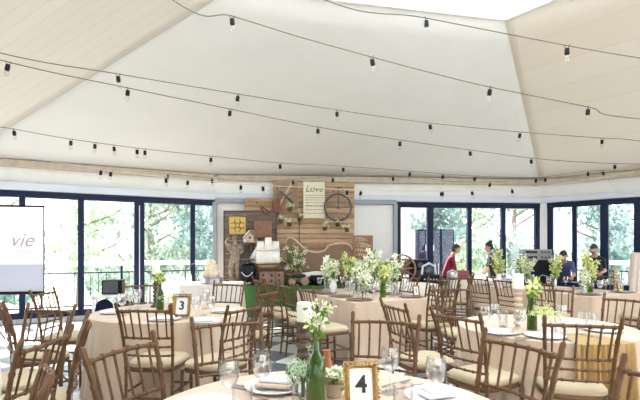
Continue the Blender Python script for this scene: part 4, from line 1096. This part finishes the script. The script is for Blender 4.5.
    for i in range(7):
        ph_ = pi*.5*i/6*1.12; 
        for j in range(16):
            t = 2*pi*j/16; zz = cos(ph_); r_ = sin(ph_)
            drop = 0 if sin(t) > .2 else (-.055 if i == 6 else 0)
            if sin(t) > .2 and i >= 5: zz = cos(pi*.5*4.3/6*1.12); r_ = sin(pi*.5*4.3/6*1.12)
            vs.append(tuple(hc+tl@Vector((.085*r_*cos(t), -.008+.101*r_*sin(t), .012+.122*zz+drop))))
    for i in range(6):
        for j in range(16): fs.append((i*16+j, i*16+(j+1) % 16, (i+1)*16+(j+1) % 16, (i+1)*16+j))
    fs.append(tuple(range(16))[::-1]); hb.add(vs, fs)
    if bun: hb.ball(hc+tl@Vector((0, -.06, .13)), (.05, .05, .04), 8, 6)
    hb.build('hair', M['hair'], e)
    m_ = MB()
    for s_ in (-1, 1): m_.ball(hc+tl@Vector((s_*.03, .086, .005)), (.010, .006, .006), 6, 4)
    m_.build('eyes', M['ink'], e)
    MB().ball(hc+tl@Vector((0, .083, -.055)), (.022, .006, .006), 8, 4).build('mouth', mat('lips', (.40, .16, .13), .6), e)
    return e
person(wx(445, 9.92), 9.90, -100, 20, M['red'], 'person in a maroon T-shirt looking down at the serving table', arm=.5)
person(wx(495, 9.9)-.03, 9.98, 78, 4, M['blackshirt'], 'person in black with tied-up hair standing in profile by the back windows', bun=True, arm=.45)
person(4.93, 9.32, 150, 44, M['blueshirt'], 'person in a blue-violet top bending forward by the right windows')
person(5.50, 9.2, 140, 22, M['blackshirt'], 'dark-haired person in black leaning over beside the one in blue-violet')
# small table the two work at
wt = empty('work_table', (5.12, 8.5, 0), R(-45), 'narrow table with dark front in front of the two people at the right', 'table')
MB().box((0, 0, .73), (1.3, .45, .04)).build('tabletop', M['navy'], wt, smooth=False)
for sx in (-1, 1):
    for sy in (-1, 1): MB().tube([(sx*.6, sy*.18, 0), (sx*.6, sy*.18, .71)], .014, 6).build('leg', M['darkgrey'], wt)
MB().box((0, -.23, .40), (1.32, .015, .62)).build('front_cloth', M['navy'], wt, smooth=False)
# pale draped stand at right edge
dr = empty('draped_easel', (4.66, 6.6, 0), R(0), 'tall rounded pale pink draped stand at the right edge', 'stand') if False else None
pd = cloth_mesh(circ(.22, 96), 9, .02, 77, top=1.32, flare=.07).build('draped_pedestal', mat('blush_fabric', (.82, .68, .60), .8), loc=(5.60, 7.9, 0)); tag(pd, 'tall blush-coloured draped pedestal at the right edge of the room', 'pedestal')
bx_ = tag(MB().box((0, 0, 0), (.9, .3, .24)).build('wall_heater', M['tan_beam'], loc=(7.05, 8.92, 2.74), rz=atan2((P3-P2).y, (P3-P2).x), smooth=False, bevel=.01), 'long tan box fixed to the upper right wall', 'heater')

# ------------------------------------------------------------------ table setting
TZ = .7535
def wineglass():
    e = empty('stemmed_glass', (0, 0, 0))
    MB().lathe([(.036, 0), (.036, .002), (.008, .006), (.0045, .02), (.0045, .075), (.01, .085)], n=16).build('stem', M['stemglass'], e)
    m = MB(); m.lathe([(.010, .085), (.028, .10), (.036, .125), (.037, .15), (.033, .185), (.0315, .185), (.035, .15), (.034, .126), (.026, .103), (.008, .089)], n=18, cap=False); m.build('bowl', M['stemglass'], e)
    return e
def tumbler():
    e = empty('water_tumbler', (0, 0, 0))
    m = MB(); m.lathe([(.028, 0), (.030, .002), (.036, .12), (.0345, .12), (.028, .008), (.0, .008)], n=18, cap=False); m.build('wall', M['stemglass'], e); MB().lathe([(.028, 0), (.028, .007)], n=18).build('base', M['stemglass'], e)
    return e
def plate(m=None, r_=.14):
    e = empty('dinner_plate', (0, 0, 0)); MB().lathe([(r_*.6, 0), (r_*.62, .004), (r_, .014), (r_, .017), (r_*.66, .008), (.0, .007)], n=32, cap=False).build('dish', m or M['porcelain'], e); return e
def charger():
    e = empty('charger_plate', (0, 0, 0)); MB().lathe([(.11, 0), (.12, .004), (.165, .010), (.165, .013), (.12, .008), (0, .007)], n=32, cap=False).build('dish', mat('dark_charger', (.16, .10, .06), .4), e); return e
def fork_proto():
    e = empty('dinner_fork', (0, 0, 0)); MB().tube([(0, -.10, .005), (0, -.04, .008), (0, .03, .006)], [.005, .003, .004], 6).build('handle', M['silver'], e)
    m = MB(); m.box((0, .04, .006), (.020, .022, .002))
    for k in range(4): m.box((-.008+.0053*k, .068, .007), (.0022, .036, .002))
    m.build('tines', M['silver'], e, smooth=False); return e
def knife_proto():
    e = empty('table_knife', (0, 0, 0)); MB().tube([(0, -.11, .005), (0, -.01, .005)], [.006, .005], 6).build('handle', M['silver'], e)
    MB().box((0, .05, .005), (.016, .12, .002)).build('blade', M['silver'], e, smooth=False, bevel=.0006); return e
class Kit:
    def __init__(s, f): s.p = f(); s.used = False
    def put(s, x, y, z, rz, label, cat, group=None, sc=1):
        o = s.p if not s.used else copy_tree(s.p); s.used = True; o.location = (x, y, z); o.rotation_euler.z = rz; o.scale = (sc, sc, sc)
        for k in ('label', 'category', 'group'):
            if k in o: del o[k]
        return tag(o, label, cat, group)
WG, TU, PL, CHG, FK, KN = Kit(wineglass), Kit(tumbler), Kit(plate), Kit(charger), Kit(fork_proto), Kit(knife_proto)
def at_table(px, py, z=TZ):
    """point on the table plane seen at px,py"""
    Y = F*(CAMZ-z)/(py-248); return (px-320)/F*Y, Y
# front table
GF = 'glasses on the front table'
for (px, py, k, lb) in ((229, 412, 'W', 'stemmed glass farthest left on the front table'), (262, 402, 'W', 'stemmed glass before the folded napkins on the front table'), (390, 393, 'W', 'stemmed glass just right of the number 4 frame'), (436, 408, 'W', 'stemmed glass farthest right on the front table'),
        (242, 424, 'T', 'tumbler near the bottom edge, left of the green bottle'), (403, 420, 'T', 'tumbler near the bottom edge, right of the number 4 frame')):
    x, y = at_table(px, py); (WG if k == 'W' else TU).put(x, y, TZ, 0, lb, 'glass', GF, 1.12)
x, y = at_table(275, 388); PL.put(x, y, TZ, 0, 'plate under the folded napkins on the front table', 'plate')
nm_ = empty('folded_napkin', (x+.01, y, TZ+.018), R(-14), 'stack of folded cream and white napkins on the front table', 'napkin')
MB().box((0, 0, .008), (.17, .15, .016)).build('cream_fold', M['champagne'], nm_, smooth=True, bevel=.006)
MB().box((.0, .01, .024), (.15, .12, .014)).build('white_fold', M['paper'], nm_, smooth=True, bevel=.005)
for (px, py, lb) in ((205, 408, 'plate at the left rim of the front table'), (437, 398, 'plate at the right rim of the front table')):
    x, y = at_table(px, py); PL.put(x, y, TZ, 0, lb, 'plate'); 
    n_ = empty('folded_napkin', (x, y, TZ+.017), R(20), lb.replace('plate', 'white folded napkin lying on the plate'), 'napkin'); MB().box((0, 0, .006), (.15, .11, .012)).build('fold', M['paper'], n_, smooth=True, bevel=.004); MB().box((.01, .01, .017), (.12, .09, .01)).build('fold', M['whitecloth'], n_, smooth=True, bevel=.004)
for (px, py, rz, k, lb) in ((248, 388, 70, 'F', 'fork lying left of the folded napkins'), (252, 391, 60, 'K', 'knife lying left of the folded napkins'), (405, 388, -62, 'K', 'knife lying right of the number 4 frame'), (398, 384, -55, 'F', 'fork lying behind the knife, right of the number 4 frame')):
    x, y = at_table(px, py); (FK if k == 'F' else KN).put(x, y, TZ, R(rz), lb, 'cutlery')
def bottle(x, y, lb, sc=1.0, fl='w', seed=0, h=.30, spray=.10, nf=30):
    e = empty('green_bottle', (x, y, TZ), 0, lb, 'bottle'); e.scale = (sc, sc, sc)
    MB().lathe([(.034, 0), (.038, .006), (.038, .17), (.030, .205), (.014, .235), (.013, .29), (.016, .292), (.016, .30), (.011, .30), (.010, .24), (.026, .20), (.034, .165), (.034, .01), (0, .008)], n=24, cap=False).build('bottle_glass', M['greenglass'], e)
    return e
def spray(name, x, y, z, lb, h, n, seed, mats=('bloomw', 'leafy'), spread=.06, bl=.022, cat='flowers', group=None, nb=(34, 30)):
    e = empty(name, (x, y, z), 0, lb, cat, group); rnd = random.Random(seed); tips = []
    m = MB()
    for k in range(n):
        a = rnd.random()*6.28; r_ = spread*rnd.uniform(.4, 1.1); tx, ty = cos(a)*r_, sin(a)*r_; hh_ = h*rnd.uniform(.75, 1.05); tips.append((tx, ty, hh_))
        m.tube([(0, 0, -.18 if cat == 'flowers_' else -.02), (tx*.3, ty*.3, hh_*.5), (tx, ty, hh_)], [.0035, .003, .002], 5)
    m.build('stems', M['stem'], e)
    for mi, (mk, nm) in enumerate(zip(mats, ('blossoms', 'leaves'))):
        mb = MB()
        for _ in range(nb[mi]*n//3):
            t = rnd.choice(tips); f = rnd.uniform(.40 if mi == 0 else .1, 1.0); p = Vector((t[0]*f*f, t[1]*f*f, t[2]*f))+Vector((rnd.gauss(0, .014), rnd.gauss(0, .014), 0)); q = Euler((rnd.random()*6, rnd.random()*6, rnd.random()*6)).to_matrix(); s_ = bl*(.6+.7*rnd.random())*(1.3 if mi else 1)
            for k in range(4 if mi == 0 else 1):
                a = k*pi/2; d1 = q@Vector((cos(a), sin(a), .3)); d2 = q@Vector((cos(a+.8), sin(a+.8), .3)); d0 = q@Vector((cos(a+.4)*1.4, sin(a+.4)*1.4, .5))
                mb.v += [tuple(p), tuple(p+d1*s_), tuple(p+d0*s_), tuple(p+d2*s_)]; i0 = len(mb.v)-4; mb.f.append((i0, i0+1, i0+2, i0+3)); mb.m.append(0)
        mb.build(nm, M[mk], e, smooth=False)
    return e
x, y = at_table(316, 411); bottle(x, y, 'tall green glass bottle on the front table, in front of the turned candlestick')
spray('snapdragon_stem', x, y, TZ+.26, 'white snapdragon stem standing in the green bottle on the front table', .20, 3, 3, spread=.05, bl=.018)
x, y = at_table(304, 393)
def candlestick(x, y, h, lb, m=None, r_=.032):
    e = empty('candlestick', (x, y, TZ), 0, lb, 'candlestick'); pr = [(.055, 0), (.058, .012), (.035, .03), (.022, .05)]
    z = .06; k = 0
    while z < h-.05: pr += [(.020, z), (.034, z+.012), (.034, z+.024), (.020, z+.036)]; z += .045
    pr += [(.022, h-.03), (.040, h-.012), (.042, h)]
    MB().lathe(pr, n=20).build('turned_stem', m or M['turned_wood'], e); return e
def candle(x, y, z, lb, r_=.032, h=.085):
    e = empty('pillar_candle', (x, y, z), 0, lb, 'candle'); MB().lathe([(r_, 0), (r_, h-.003), (r_-.003, h), (r_*.5, h-.006)], n=20).build('wax_body', M['wax'], e); MB().tube([(0, 0, h-.01), (.001, 0, h+.008)], .0012, 5).build('wick', M['ink'], e); return e
candlestick(x, y, .32, 'brown turned wooden candlestick behind the green bottle on the front table'); candle(x, y, TZ+.32, 'white pillar candle on the turned candlestick of the front table')
x, y = at_table(327, 381)
av = empty('amber_vase', (x, y, TZ), 0, 'small amber glass vase behind the white roses on the front table', 'vase')
MB().lathe([(.022, 0), (.028, .01), (.030, .07), (.018, .11), (.016, .14), (.020, .15)], n=18).build('body', M['amber'], av)
# roses in pot, breath bouquet in jar
def rose(mb, c, r_, seed):
    rnd = random.Random(seed); mb.ball(c, r_*.45, 8, 6)
    for ring_, (k, rr_, tilt) in enumerate(((4, .5, .9), (5, .75, .6), (6, 1.0, .25))):
        for j in range(k):
            a = 2*pi*j/k+ring_*.5; d = Vector((cos(a), sin(a), 0)); t = Vector((-sin(a), cos(a), 0)); zc = Vector((0, 0, 1))
            b0 = Vector(c)-zc*r_*.3; up_ = (d*(1-tilt)+zc*tilt).normalized()
            pts = [b0+t*r_*.35, b0-t*r_*.35, b0+d*r_*.4*rr_-t*r_*.5+up_*r_*.6*rr_, b0+d*r_*.55*rr_+up_*r_*.95, b0+d*r_*.4*rr_+t*r_*.5+up_*r_*.6*rr_]
            mb.add([tuple(p) for p in pts], [(0, 1, 2, 3, 4)])
x, y = at_table(334, 396)
rp = empty('rose_posy', (x, y, TZ), 0, 'pot of white roses between the green bottle and the number 4 frame', 'flowers')
MB().lathe([(.030, 0), (.034, .006), (.040, .055), (.042, .06)], n=18).build('pot', M['pale_wood'], rp)
for k, (dx, dy, dz) in enumerate(((-.03, 0, .105), (.012, .01, .115), (.045, 0, .105), (-.005, -.035, .10), (.03, -.035, .095), (.0, .04, .10))):
    m = MB(); rose(m, (dx, dy, dz), .028, k); m.build('rose', M['bloomw'], rp, smooth=False)
blossom_cluster((0, 40), .07, .02, 5, (M['breath'], M['leafy']), rp, ('sprigs', 'leaves'), .085, .5)
x, y = at_table(300, 403)
jr = empty('sprig_jar', (x, y, TZ), 0, 'clear jar of pale baby\'s breath left of the green bottle on the front table', 'flowers')
MB().lathe([(.03, 0), (.036, .005), (.036, .075), (.03, .09), (.03, .10), (.028, .10), (.028, .088), (.033, .074), (.033, .008), (0, .006)], n=18, cap=False).build('jar', M['stemglass'], jr)
m = MB(); rnd = random.Random(3)
for k in range(12): a = rnd.random()*6.28; m.tube([(0, 0, .01), (cos(a)*.03, sin(a)*.03, .09), (cos(a)*.06, sin(a)*.06, .14)], .0015, 4)
m.build('stems', M['stem'], jr)
blossom_cluster((120, 80), .075, .010, 6, (M['breath'], M['leafy']), jr, ('sprigs', 'leaves'), .135, .7)
# number frames
def number_frame(x, y, rz, num, w_, h, lb, orn=True):
    e = empty('number_frame', (x, y, TZ), R(rz), lb, 'frame'); T_ = Matrix.Translation((0, 0, h/2+.012)) @ Matrix.Rotation(R(-10), 4, 'X')
    m = MB(); m.T = T_; m.box((0, .006, 0), (w_*.84, .012, h*.88)); m.build('backing', M['turned_wood'], e, smooth=False)
    m = MB(); m.T = T_; m.box((0, -.002, 0), (w_*.72, .004, h*.78)); m.build('card', M['paper'], e, smooth=False)
    m = MB(); m.T = T_
    a, b_ = w_*.40, h*.43
    m.tube([(-a, -.006, -b_), (a, -.006, -b_), (a, -.006, b_), (-a, -.006, b_)], w_*.10, 8, True); m.build('moulding', M['gold'], e)
    m = MB(); m.T = T_; rnd = random.Random(4)
    per = []
    for k in range(9): per.append((-a+2*a*k/8, -b_)); per.append((-a+2*a*k/8, b_))
    for k in range(1, 10): per.append((-a, -b_+2*b_*k/10)); per.append((a, -b_+2*b_*k/10))
    for (px_, pz_) in per:
        ox = (1 if px_ > 0 else -1)*w_*.06*rnd.random()*(abs(px_) > a*.95); oz = (1 if pz_ > 0 else -1)*w_*.06*(abs(pz_) > b_*.95)
        sp_ = []
        for q in range(7): an = q*.9+rnd.random(); r_ = w_*.085*(1-q/10); sp_.append((px_+ox+r_*cos(an), -.012, pz_+oz+r_*sin(an)))
        m.tube(sp_, w_*.026, 5)
    m.build('carved_scrolls', M['gold'], e)
    t = text_mb(num, h*.55, .001, 0, h*.012); t2 = MB(); t2.T = T_ @ Matrix.Translation((0, -.006, 0)); t2.add(t.v, t.f); t2.build('numeral', M['ink'], e)
    MB().tube([(0, .05, .002), (0, .0, h*.7)], .004, 5).build('prop_leg', M['turned_wood'], e)
    return e
x, y = at_table(361, 409); number_frame(x, y, 8, '4', .145, .170, 'ornate gold frame with the number 4 on the front table')
# left round table setting
G3g = 'glasses on the left round table'
x, y = at_table(182, 318); number_frame(x, y, -5, '3', .17, .20, 'square ornate gold frame with the number 3 on the left round table')
x, y = at_table(160, 312); bottle(x, y, 'green glass bottle on the left round table'); 
spray('lily_stem', x, y, TZ+.27, 'yellow-green lily stem in the green bottle on the left round table', .13, 3, 12, ('bloomy', 'leafy'), .03, .03)
x, y = at_table(156, 307); candlestick(x, y, .36, 'turned candlestick behind the green bottle on the left round table'); candle(x, y, TZ+.36, 'white pillar candle on the left round table', .04, .10)
x, y = at_table(172, 314); jr = empty('sprig_jar', (x, y, TZ), 0, 'jar of white sprigs left of the number 3 frame', 'flowers'); MB().lathe([(.035, 0), (.04, .01), (.04, .08), (.035, .09)], n=14).build('jar', M['terracotta'], jr); blossom_cluster((70, 40), .10, .014, 7, (M['bloomw'], M['leafy']), jr, ('sprigs', 'leaves'), .15, .6)
for k, (px, py, lb) in enumerate(((196, 320, 'stemmed glass just right of the gilded number 3 frame at left'), (203, 315, 'second stemmed glass right of the number 3 frame'), (211, 319, 'stemmed glass near the right side of the left round table'), (206, 309, 'stemmed glass at the back of the left round table'), (130, 311, 'stemmed glass at the back left of the left round table'), (138, 309, 'stemmed glass left of the green bottle on the left round table'), (122, 316, 'stemmed glass at the left rim of the left round table'))):
    x, y = at_table(px, py); WG.put(x, y, TZ, 0, lb, 'glass', G3g, 1.15)
for (px, py, lb) in ((225, 312, 'white plate at the right rim of the left round table'), (165, 320, 'white plate at the front of the left round table'), (115, 313, 'white plate at the left rim of the left round table'), (205, 322, 'white plate right of the number 3 frame')):
    x, y = at_table(px, py); PL.put(x, y, TZ, 0, lb, 'plate', 'plates on the left round table')
    n_ = empty('folded_napkin', (x, y, TZ+.017), R(20), lb.replace('white plate', 'white napkin on the plate'), 'napkin', 'napkins on the left round table'); MB().box((0, 0, .008), (.17, .11, .016)).build('fold', M['paper'], n_, smooth=True, bevel=.004)
# right round table
G5g = 'glasses on the right round table'
x, y = at_table(518, 333); candlestick(x, y, .34, 'pale wooden candlestick on the right round table', M['pale_wood']); candle(x, y, TZ+.34, 'thick white candle on the pale candlestick of the right round table', .04, .11)
x, y = at_table(532, 330); bottle(x, y, 'green glass bottle on the right round table', 1.0); spray('lily_stem', x, y, TZ+.26, 'yellow-white lilies in the green bottle on the right round table', .12, 4, 14, ('bloomy', 'leafy'), .07, .03)
x, y = at_table(545, 334); jr = empty('sprig_jar', (x, y, TZ), 0, 'white vase with cream sprigs beside the green bottle of the right round table', 'flowers'); MB().lathe([(.03, 0), (.035, .01), (.022, .09), (.03, .12)], n=14).build('vase', M['porcelain'], jr); blossom_cluster((80, 50), .10, .014, 8, (M['bloomy'], M['breath']), jr, ('sprigs', 'leaves'), .16, .5)
for k, (px, py, lb) in enumerate(((520, 338, 'stemmed glass in front of the pale candlestick'), (485, 333, 'stemmed glass at the left of the right round table'), (495, 330, 'stemmed glass left of the pale candlestick'), (561, 331, 'stemmed glass right of the white vase'))):
    x, y = at_table(px, py); WG.put(x, y, TZ, 0, lb, 'glass', G5g, 1.1)
for k, (px, py, lb) in enumerate(((560, 335, 'tumbler right of the white vase on the right round table'), (583, 329, 'left one of two tumblers at the back right of the right round table'), (591, 330, 'right one of two tumblers at the back right of the right round table'), (503, 327, 'tumbler at the back left of the right round table'))):
    x, y = at_table(px, py); TU.put(x, y, TZ, 0, lb, 'glass', G5g, 1.1)
for (px, py, lb) in ((545, 337, 'white plate at the front of the right round table'), (500, 333, 'white plate at the left of the right round table'), (603, 331, 'white plate at the right of the right round table'), (575, 324, 'white plate at the back of the right round table')):
    x, y = at_table(px, py); PL.put(x, y, TZ, 0, lb, 'plate', 'plates on the right round table')
for (px, py, rz, lb) in ((525, 339, -50, 'fork on the right round table left of its front plate'), (566, 339, -10, 'knife on the right round table right of its front plate'), (590, 337, 20, 'fork near the gold drape on the right round table')):
    x, y = at_table(px, py); (KN if 'knife' in lb else FK).put(x, y, TZ, R(rz), lb, 'cutlery')
# gold satin drape hanging off right table
m = MB(); n_ = 60; rows_ = 14; vs = []; fs = []; rad = T5[2]
for j in range(rows_+1):
    for i in range(n_+1):
        a = R(-101+34*i/n_); fold = .018*sin(i*1.05)+.008*sin(i*2.3+1); t = j/rows_
        if j < 4: r_ = rad*(.55+.45*(j/3.6)); z = TZ+.004; r_ = min(r_, rad+.0)
        else: tt_ = (j-4)/(rows_-4); r_ = rad+.055+.03*tt_+fold*min(1, .4+tt_); z = TZ-.004-.55*tt_-.02*sin(i*.4)*tt_
        vs.append((r_*cos(a), r_*sin(a), z))
for j in range(rows_):
    for i in range(n_): a = j*(n_+1)+i; fs.append((a, a+1, a+n_+2, a+n_+1))
m.add(vs, fs); o = m.build('satin_drape', M['gold_satin'], loc=(T5[0], T5[1], 0)); tag(o, 'crinkled gold satin drape hanging from the right round table', 'drape'); o.modifiers.new('t', 'SOLIDIFY').thickness = .003
# long table flowers
def vase_arr(x, y, lb, h, seed, group, kind='glass', mats=('bloomw', 'leafy')):
    v = empty('flower_vase', (x, y, TZ), 0, lb, 'flower vase', group)
    if kind == 'glass': MB().lathe([(.045, 0), (.05, .01), (.042, .08), (.05, .17), (.055, .20), (.052, .20), (.046, .17), (.038, .08), (.044, .012), (0, .01)], n=18, cap=False).build('vase_glass', M['stemglass'], v)
    elif kind == 'green': MB().lathe([(.036, 0), (.038, .006), (.038, .17), (.030, .205), (.014, .235), (.013, .30)], n=18).build('bottle', M['greenglass'], v)
    else: MB().lathe([(.03, 0), (.04, .03), (.055, .10), (.04, .17), (.045, .2)], n=18).build('vase_body', M['porcelain'], v)
    rnd = random.Random(seed); tips = []; m = MB(); z0 = .02
    for k in range(6):
        a = rnd.random()*6.28; r_ = rnd.uniform(.04, .13); hh_ = h*rnd.uniform(.7, 1.05); tips.append((cos(a)*r_, sin(a)*r_, hh_)); m.tube([(0, 0, z0), (cos(a)*r_*.15, sin(a)*r_*.15, .2), (cos(a)*r_, sin(a)*r_, hh_)], [.004, .004, .002], 5)
    m.build('stems', M['stem'], v)
    for mi, (mk, nm) in enumerate(zip(mats, ('blossoms', 'leaves'))):
        mb = MB()
        for _ in range(90 if mi == 0 else 100):
            t = rnd.choice(tips); f = rnd.uniform(.50 if mi == 0 else .40, 1.0); g = (f-.35)/.65 if f > .35 else 0
            p = Vector((t[0]*g, t[1]*g, t[2]*f))+Vector((rnd.gauss(0, .02), rnd.gauss(0, .02), 0)); q = Euler((rnd.random()*6, rnd.random()*6, rnd.random()*6)).to_matrix(); s_ = .034*(.6+.7*rnd.random())
            for k in range(4 if mi == 0 else 1):
                a = k*pi/2; d1 = q@Vector((cos(a), sin(a), .3)); d2 = q@Vector((cos(a+.8), sin(a+.8), .3)); d0 = q@Vector((cos(a+.4)*1.4, sin(a+.4)*1.4, .5))
                mb.v += [tuple(p), tuple(p+d1*s_), tuple(p+d0*s_), tuple(p+d2*s_)]; i0 = len(mb.v)-4; mb.f.append((i0, i0+1, i0+2, i0+3)); mb.m.append(0)
        mb.build(nm, M[mk], v, smooth=False)
    return v
GV = 'flower vases along the middle long table'
rows1 = [(-.30, -.62, .36, 'glass', 'short vase of white flowers at the front left of the middle long table'), (.05, -.55, .44, 'green', 'green bottle of white flowers at the front of the middle long table'), (.32, -.42, .56, 'glass', 'tall vase of white snapdragons at the front right of the middle long table'),
 (-.12, -.15, .50, 'glass', 'vase of cream blossoms second row left on the middle long table'), (.22, -.0, .64, 'green', 'tallest green bottle of white blooms on the middle long table'), (-.28, .22, .46, 'white', 'white vase of flowers midway along the middle long table, left side'), (.05, .38, .58, 'glass', 'tall vase of yellow-white blooms toward the back of the middle long table'), (-.18, .62, .50, 'glass', 'vase of white flowers at the back left of the middle long table'), (.25, .60, .46, 'white', 'white vase of flowers at the back right of the middle long table')]
for i, (u_, v_, h, kd, lb) in enumerate(rows1):
    x, y = lt(LT1, u_, v_); vase_arr(x, y, lb, h, 100+i, GV, kd, ('bloomy', 'leafy') if i in (1, 6) else ('bloomw', 'leafy'))
GV2 = 'flower vases along the right long table'
rows2 = [(-.28, -.80, .36, 'glass', 'low vase of white flowers at the front left of the right long table'), (.0, -.72, .64, 'green', 'tallest green-stemmed arrangement at the front of the right long table'), (.25, -.55, .40, 'white', 'white vase near the front right of the right long table'), (-.10, -.2, .55, 'glass', 'vase of cream lilies midway along the right long table'), (-.25, .30, .52, 'glass', 'vase of yellow-green blooms left of the middle on the right long table'), (-.2, .8, .58, 'white', 'white vase of tall blooms at the far end of the right long table'), (.15, .5, .44, 'glass', 'short glass vase of cream blooms behind the tallest arrangement on the right long table')]
for i, (u_, v_, h, kd, lb) in enumerate(rows2):
    x, y = lt(LT2, u_, v_); vase_arr(x, y, lb, h, 200+i, GV2, kd, ('bloomy', 'leafy') if i % 2 else ('bloomw', 'leafy'))
x, y = lt(LT2, .42, -.85); candlestick(x, y, .34, 'pinkish wooden candlestick at the front right of the right long table', M['pale_wood'])
gi = 0
for LT, hl, gname, glab, plab in ((LT1, .7, 'place settings on the middle long table', 'stemmed glass among the vases of the middle long table', 'dark charger plate on the middle long table'), (LT2, .95, 'place settings on the right long table', 'stemmed glass among the vases of the right long table', 'dark charger plate on the right long table')):
    nn_ = 4
    for sx in (-1, 1):
        for k in range(nn_):
            v_ = -hl+2*hl*k/(nn_-1)
            x, y = lt(LT, sx*.40, v_); CHG.put(x, y, TZ, 0, plab, 'plate', gname.replace('place settings', 'chargers'))
            x, y = lt(LT, sx*.20, v_+.13); WG.put(x, y, TZ, 0, glab, 'glass', gname.replace('place settings', 'glasses'), 1.05)
    for k in (-.25, .25):
        x, y = lt(LT, k, -hl-.08); WG.put(x, y, TZ, 0, glab, 'glass', gname.replace('place settings', 'glasses'), 1.1)
x, y = at_table(393, 297); 
x, y = lt(LT1, .47, -.70); number_frame(x, y, 20, '1', .10, .14, 'small gold number frame at the front right corner of the middle long table')
x, y = lt(LT2, .28, -.98); number_frame(x, y, 15, '2', .10, .14, 'small gold number frame at the front of the right long table')

# ------------------------------------------------------------------ string lights
def smooth(pts, n=10):
    out_ = []
    for i in range(len(pts)-1):
        p0 = pts[max(0, i-1)]; p1 = pts[i]; p2 = pts[i+1]; p3 = pts[min(len(pts)-1, i+2)]
        for k in range(n):
            t = k/n; out_.append(.5*((2*p1)+(p2-p0)*t+(2*p0-5*p1+4*p2-p3)*t*t+(3*p1-p0-3*p2+p3)*t**3))
    out_.append(pts[-1]); return out_
sock = MB(); sock.lathe([(.012, .0), (.019, -.004), (.020, -.045), (.018, -.056), (.0, -.057)], n=10, cap=False); 
sock_o = sock.build('bulb_socket', M['black']); C.objects.unlink(sock_o)
bb = MB(); bb.lathe([(.010, -.054), (.020, -.070), (.022, -.085), (.014, -.104), (.003, -.110)], n=10)
bulb_o = bb.build('bulb', glass_mat('bulb_glass', (.97, .96, .93), .04)); C.objects.unlink(bulb_o)
def strand(pts, Ya, Yb_, bulbs, lb, wire=M['cord'], rad=.006, ends=()):
    x0, x1 = 0, 640
    def D(px): return Ya+(Yb_-Ya)*(px-x0)/(x1-x0)
    W3 = [P(a, b_, D(a)) for a, b_ in pts]
    if ends:
        if ends[0]: W3 = [Vector(ends[0])]+W3
        if ends[1]: W3 = W3+[Vector(ends[1])]
    cur = smooth(W3)
    e = empty('string_light', cur[0], 0, lb, 'string light', 'festoon strings under the ceiling')
    MB().tube([p-cur[0] for p in cur], rad, 5).build('wire', wire, e)
    for px in bulbs:
        best = None
        for i in range(len(cur)-1):
            a = cur[i].x/cur[i].y*F+320; b_ = cur[i+1].x/cur[i+1].y*F+320
            if a <= px <= b_: best = cur[i].lerp(cur[i+1], (px-a)/(b_-a)); break
        if best is None: continue
        s_ = sock_o.copy(); C.objects.link(s_); s_.parent = e; s_.location = best-cur[0]+Vector((0, 0, -.026))
        hk = MB(); hk.tube([(0.022, 0, .027), (.016, 0, .008), (.008, 0, 0)], .0025, 4); hk.tube([(-.022, 0, .027), (-.016, 0, .008), (-.008, 0, 0)], .0025, 4)
        h_ = hk.build('hook', M['black'], s_)
        g_ = bulb_o.copy(); C.objects.link(g_); g_.parent = s_; g_.location = (0, 0, 0)
        r_ = random.Random(px); s_.rotation_euler = (r_.uniform(-.15, .15), r_.uniform(-.15, .15), r_.random()*3); s_.scale = (1.25, 1.25, 1.25)
    return e
strand([(318, -3), (426, 18), (567, 45.5), (640, 58), (700, 66)], 4.4, 4.9, (426, 567), 'uppermost festoon string, crossing the skylight at the upper right', ends=((-2.3, 3.9, 4.75), (8.25, 5.2, 2.95)))
strand([(173, 0), (232, 16), (300, 37), (372, 57), (430, 72.5), (490, 87), (588, 107), (640, 119)], 4.2, 5.6, (232, 372, 490, 588), 'festoon string sweeping from top left of centre down to the right with four large bulbs', ends=((-3.0, 3.2, 4.70), (8.25, 6.5, 2.95)))
strand([(0, 53), (118, 74), (238, 94), (337, 110), (430, 123), (520, 132), (600, 138), (640, 141)], 5.0, 8.0, (118, 238, 337, 430, 520, 602), 'festoon string from the left edge across mid-ceiling, upper of a pair', ends=((-5.4, 4.6, 3.95), (8.2, 8.0, 2.9)))
strand([(0, 60), (128, 88), (230, 109), (318, 127), (400, 140), (470, 150), (540, 159), (600, 163), (640, 164)], 5.0, 8.6, (8, 128, 230, 318, 400, 470, 531, 615), 'festoon string from the left edge, lower of a pair that diverge to the right', ends=((-5.5, 4.5, 3.9), (8.1, 8.1, 2.85)))
strand([(0, 127), (13, 129), (70, 139), (145, 149), (210, 156), (280, 163), (340, 166), (410, 171), (475, 176), (560, 178), (600, 176)], 6.9, 9.2, (14, 71, 95, 114, 137, 145, 211, 280, 343, 410, 443, 475, 536), 'festoon string with many small bulbs hugging the lower edge of the back ceiling', rad=.005)
strand([(0, 154), (50, 161), (100, 169), (166, 177), (240, 184), (300, 187), (360, 190), (420, 191), (480, 190), (540, 186), (600, 178), (640, 170)], 7.2, 9.3, (101, 111, 166, 188, 241, 263, 347, 361, 441, 443, 472, 512), 'pale festoon string along the top of the windows and white wall band', wire=M['cordpale'], rad=.006)
strand([(145, 171), (200, 177), (260, 181), (330, 177), (400, 176), (460, 182), (520, 180), (590, 171), (640, 172)], 8.8, 9.3, (168, 212, 293, 333, 393, 490, 545, 588, 603), 'short dark festoon string in front of the white wall band', rad=.004)
strand([(608, 180), (614, 187), (622, 192), (632, 193.5), (645, 192)], 9.1, 9.1, (), 'bare pale cable looping over the white band at the upper right', wire=M['cordpale'], rad=.008)
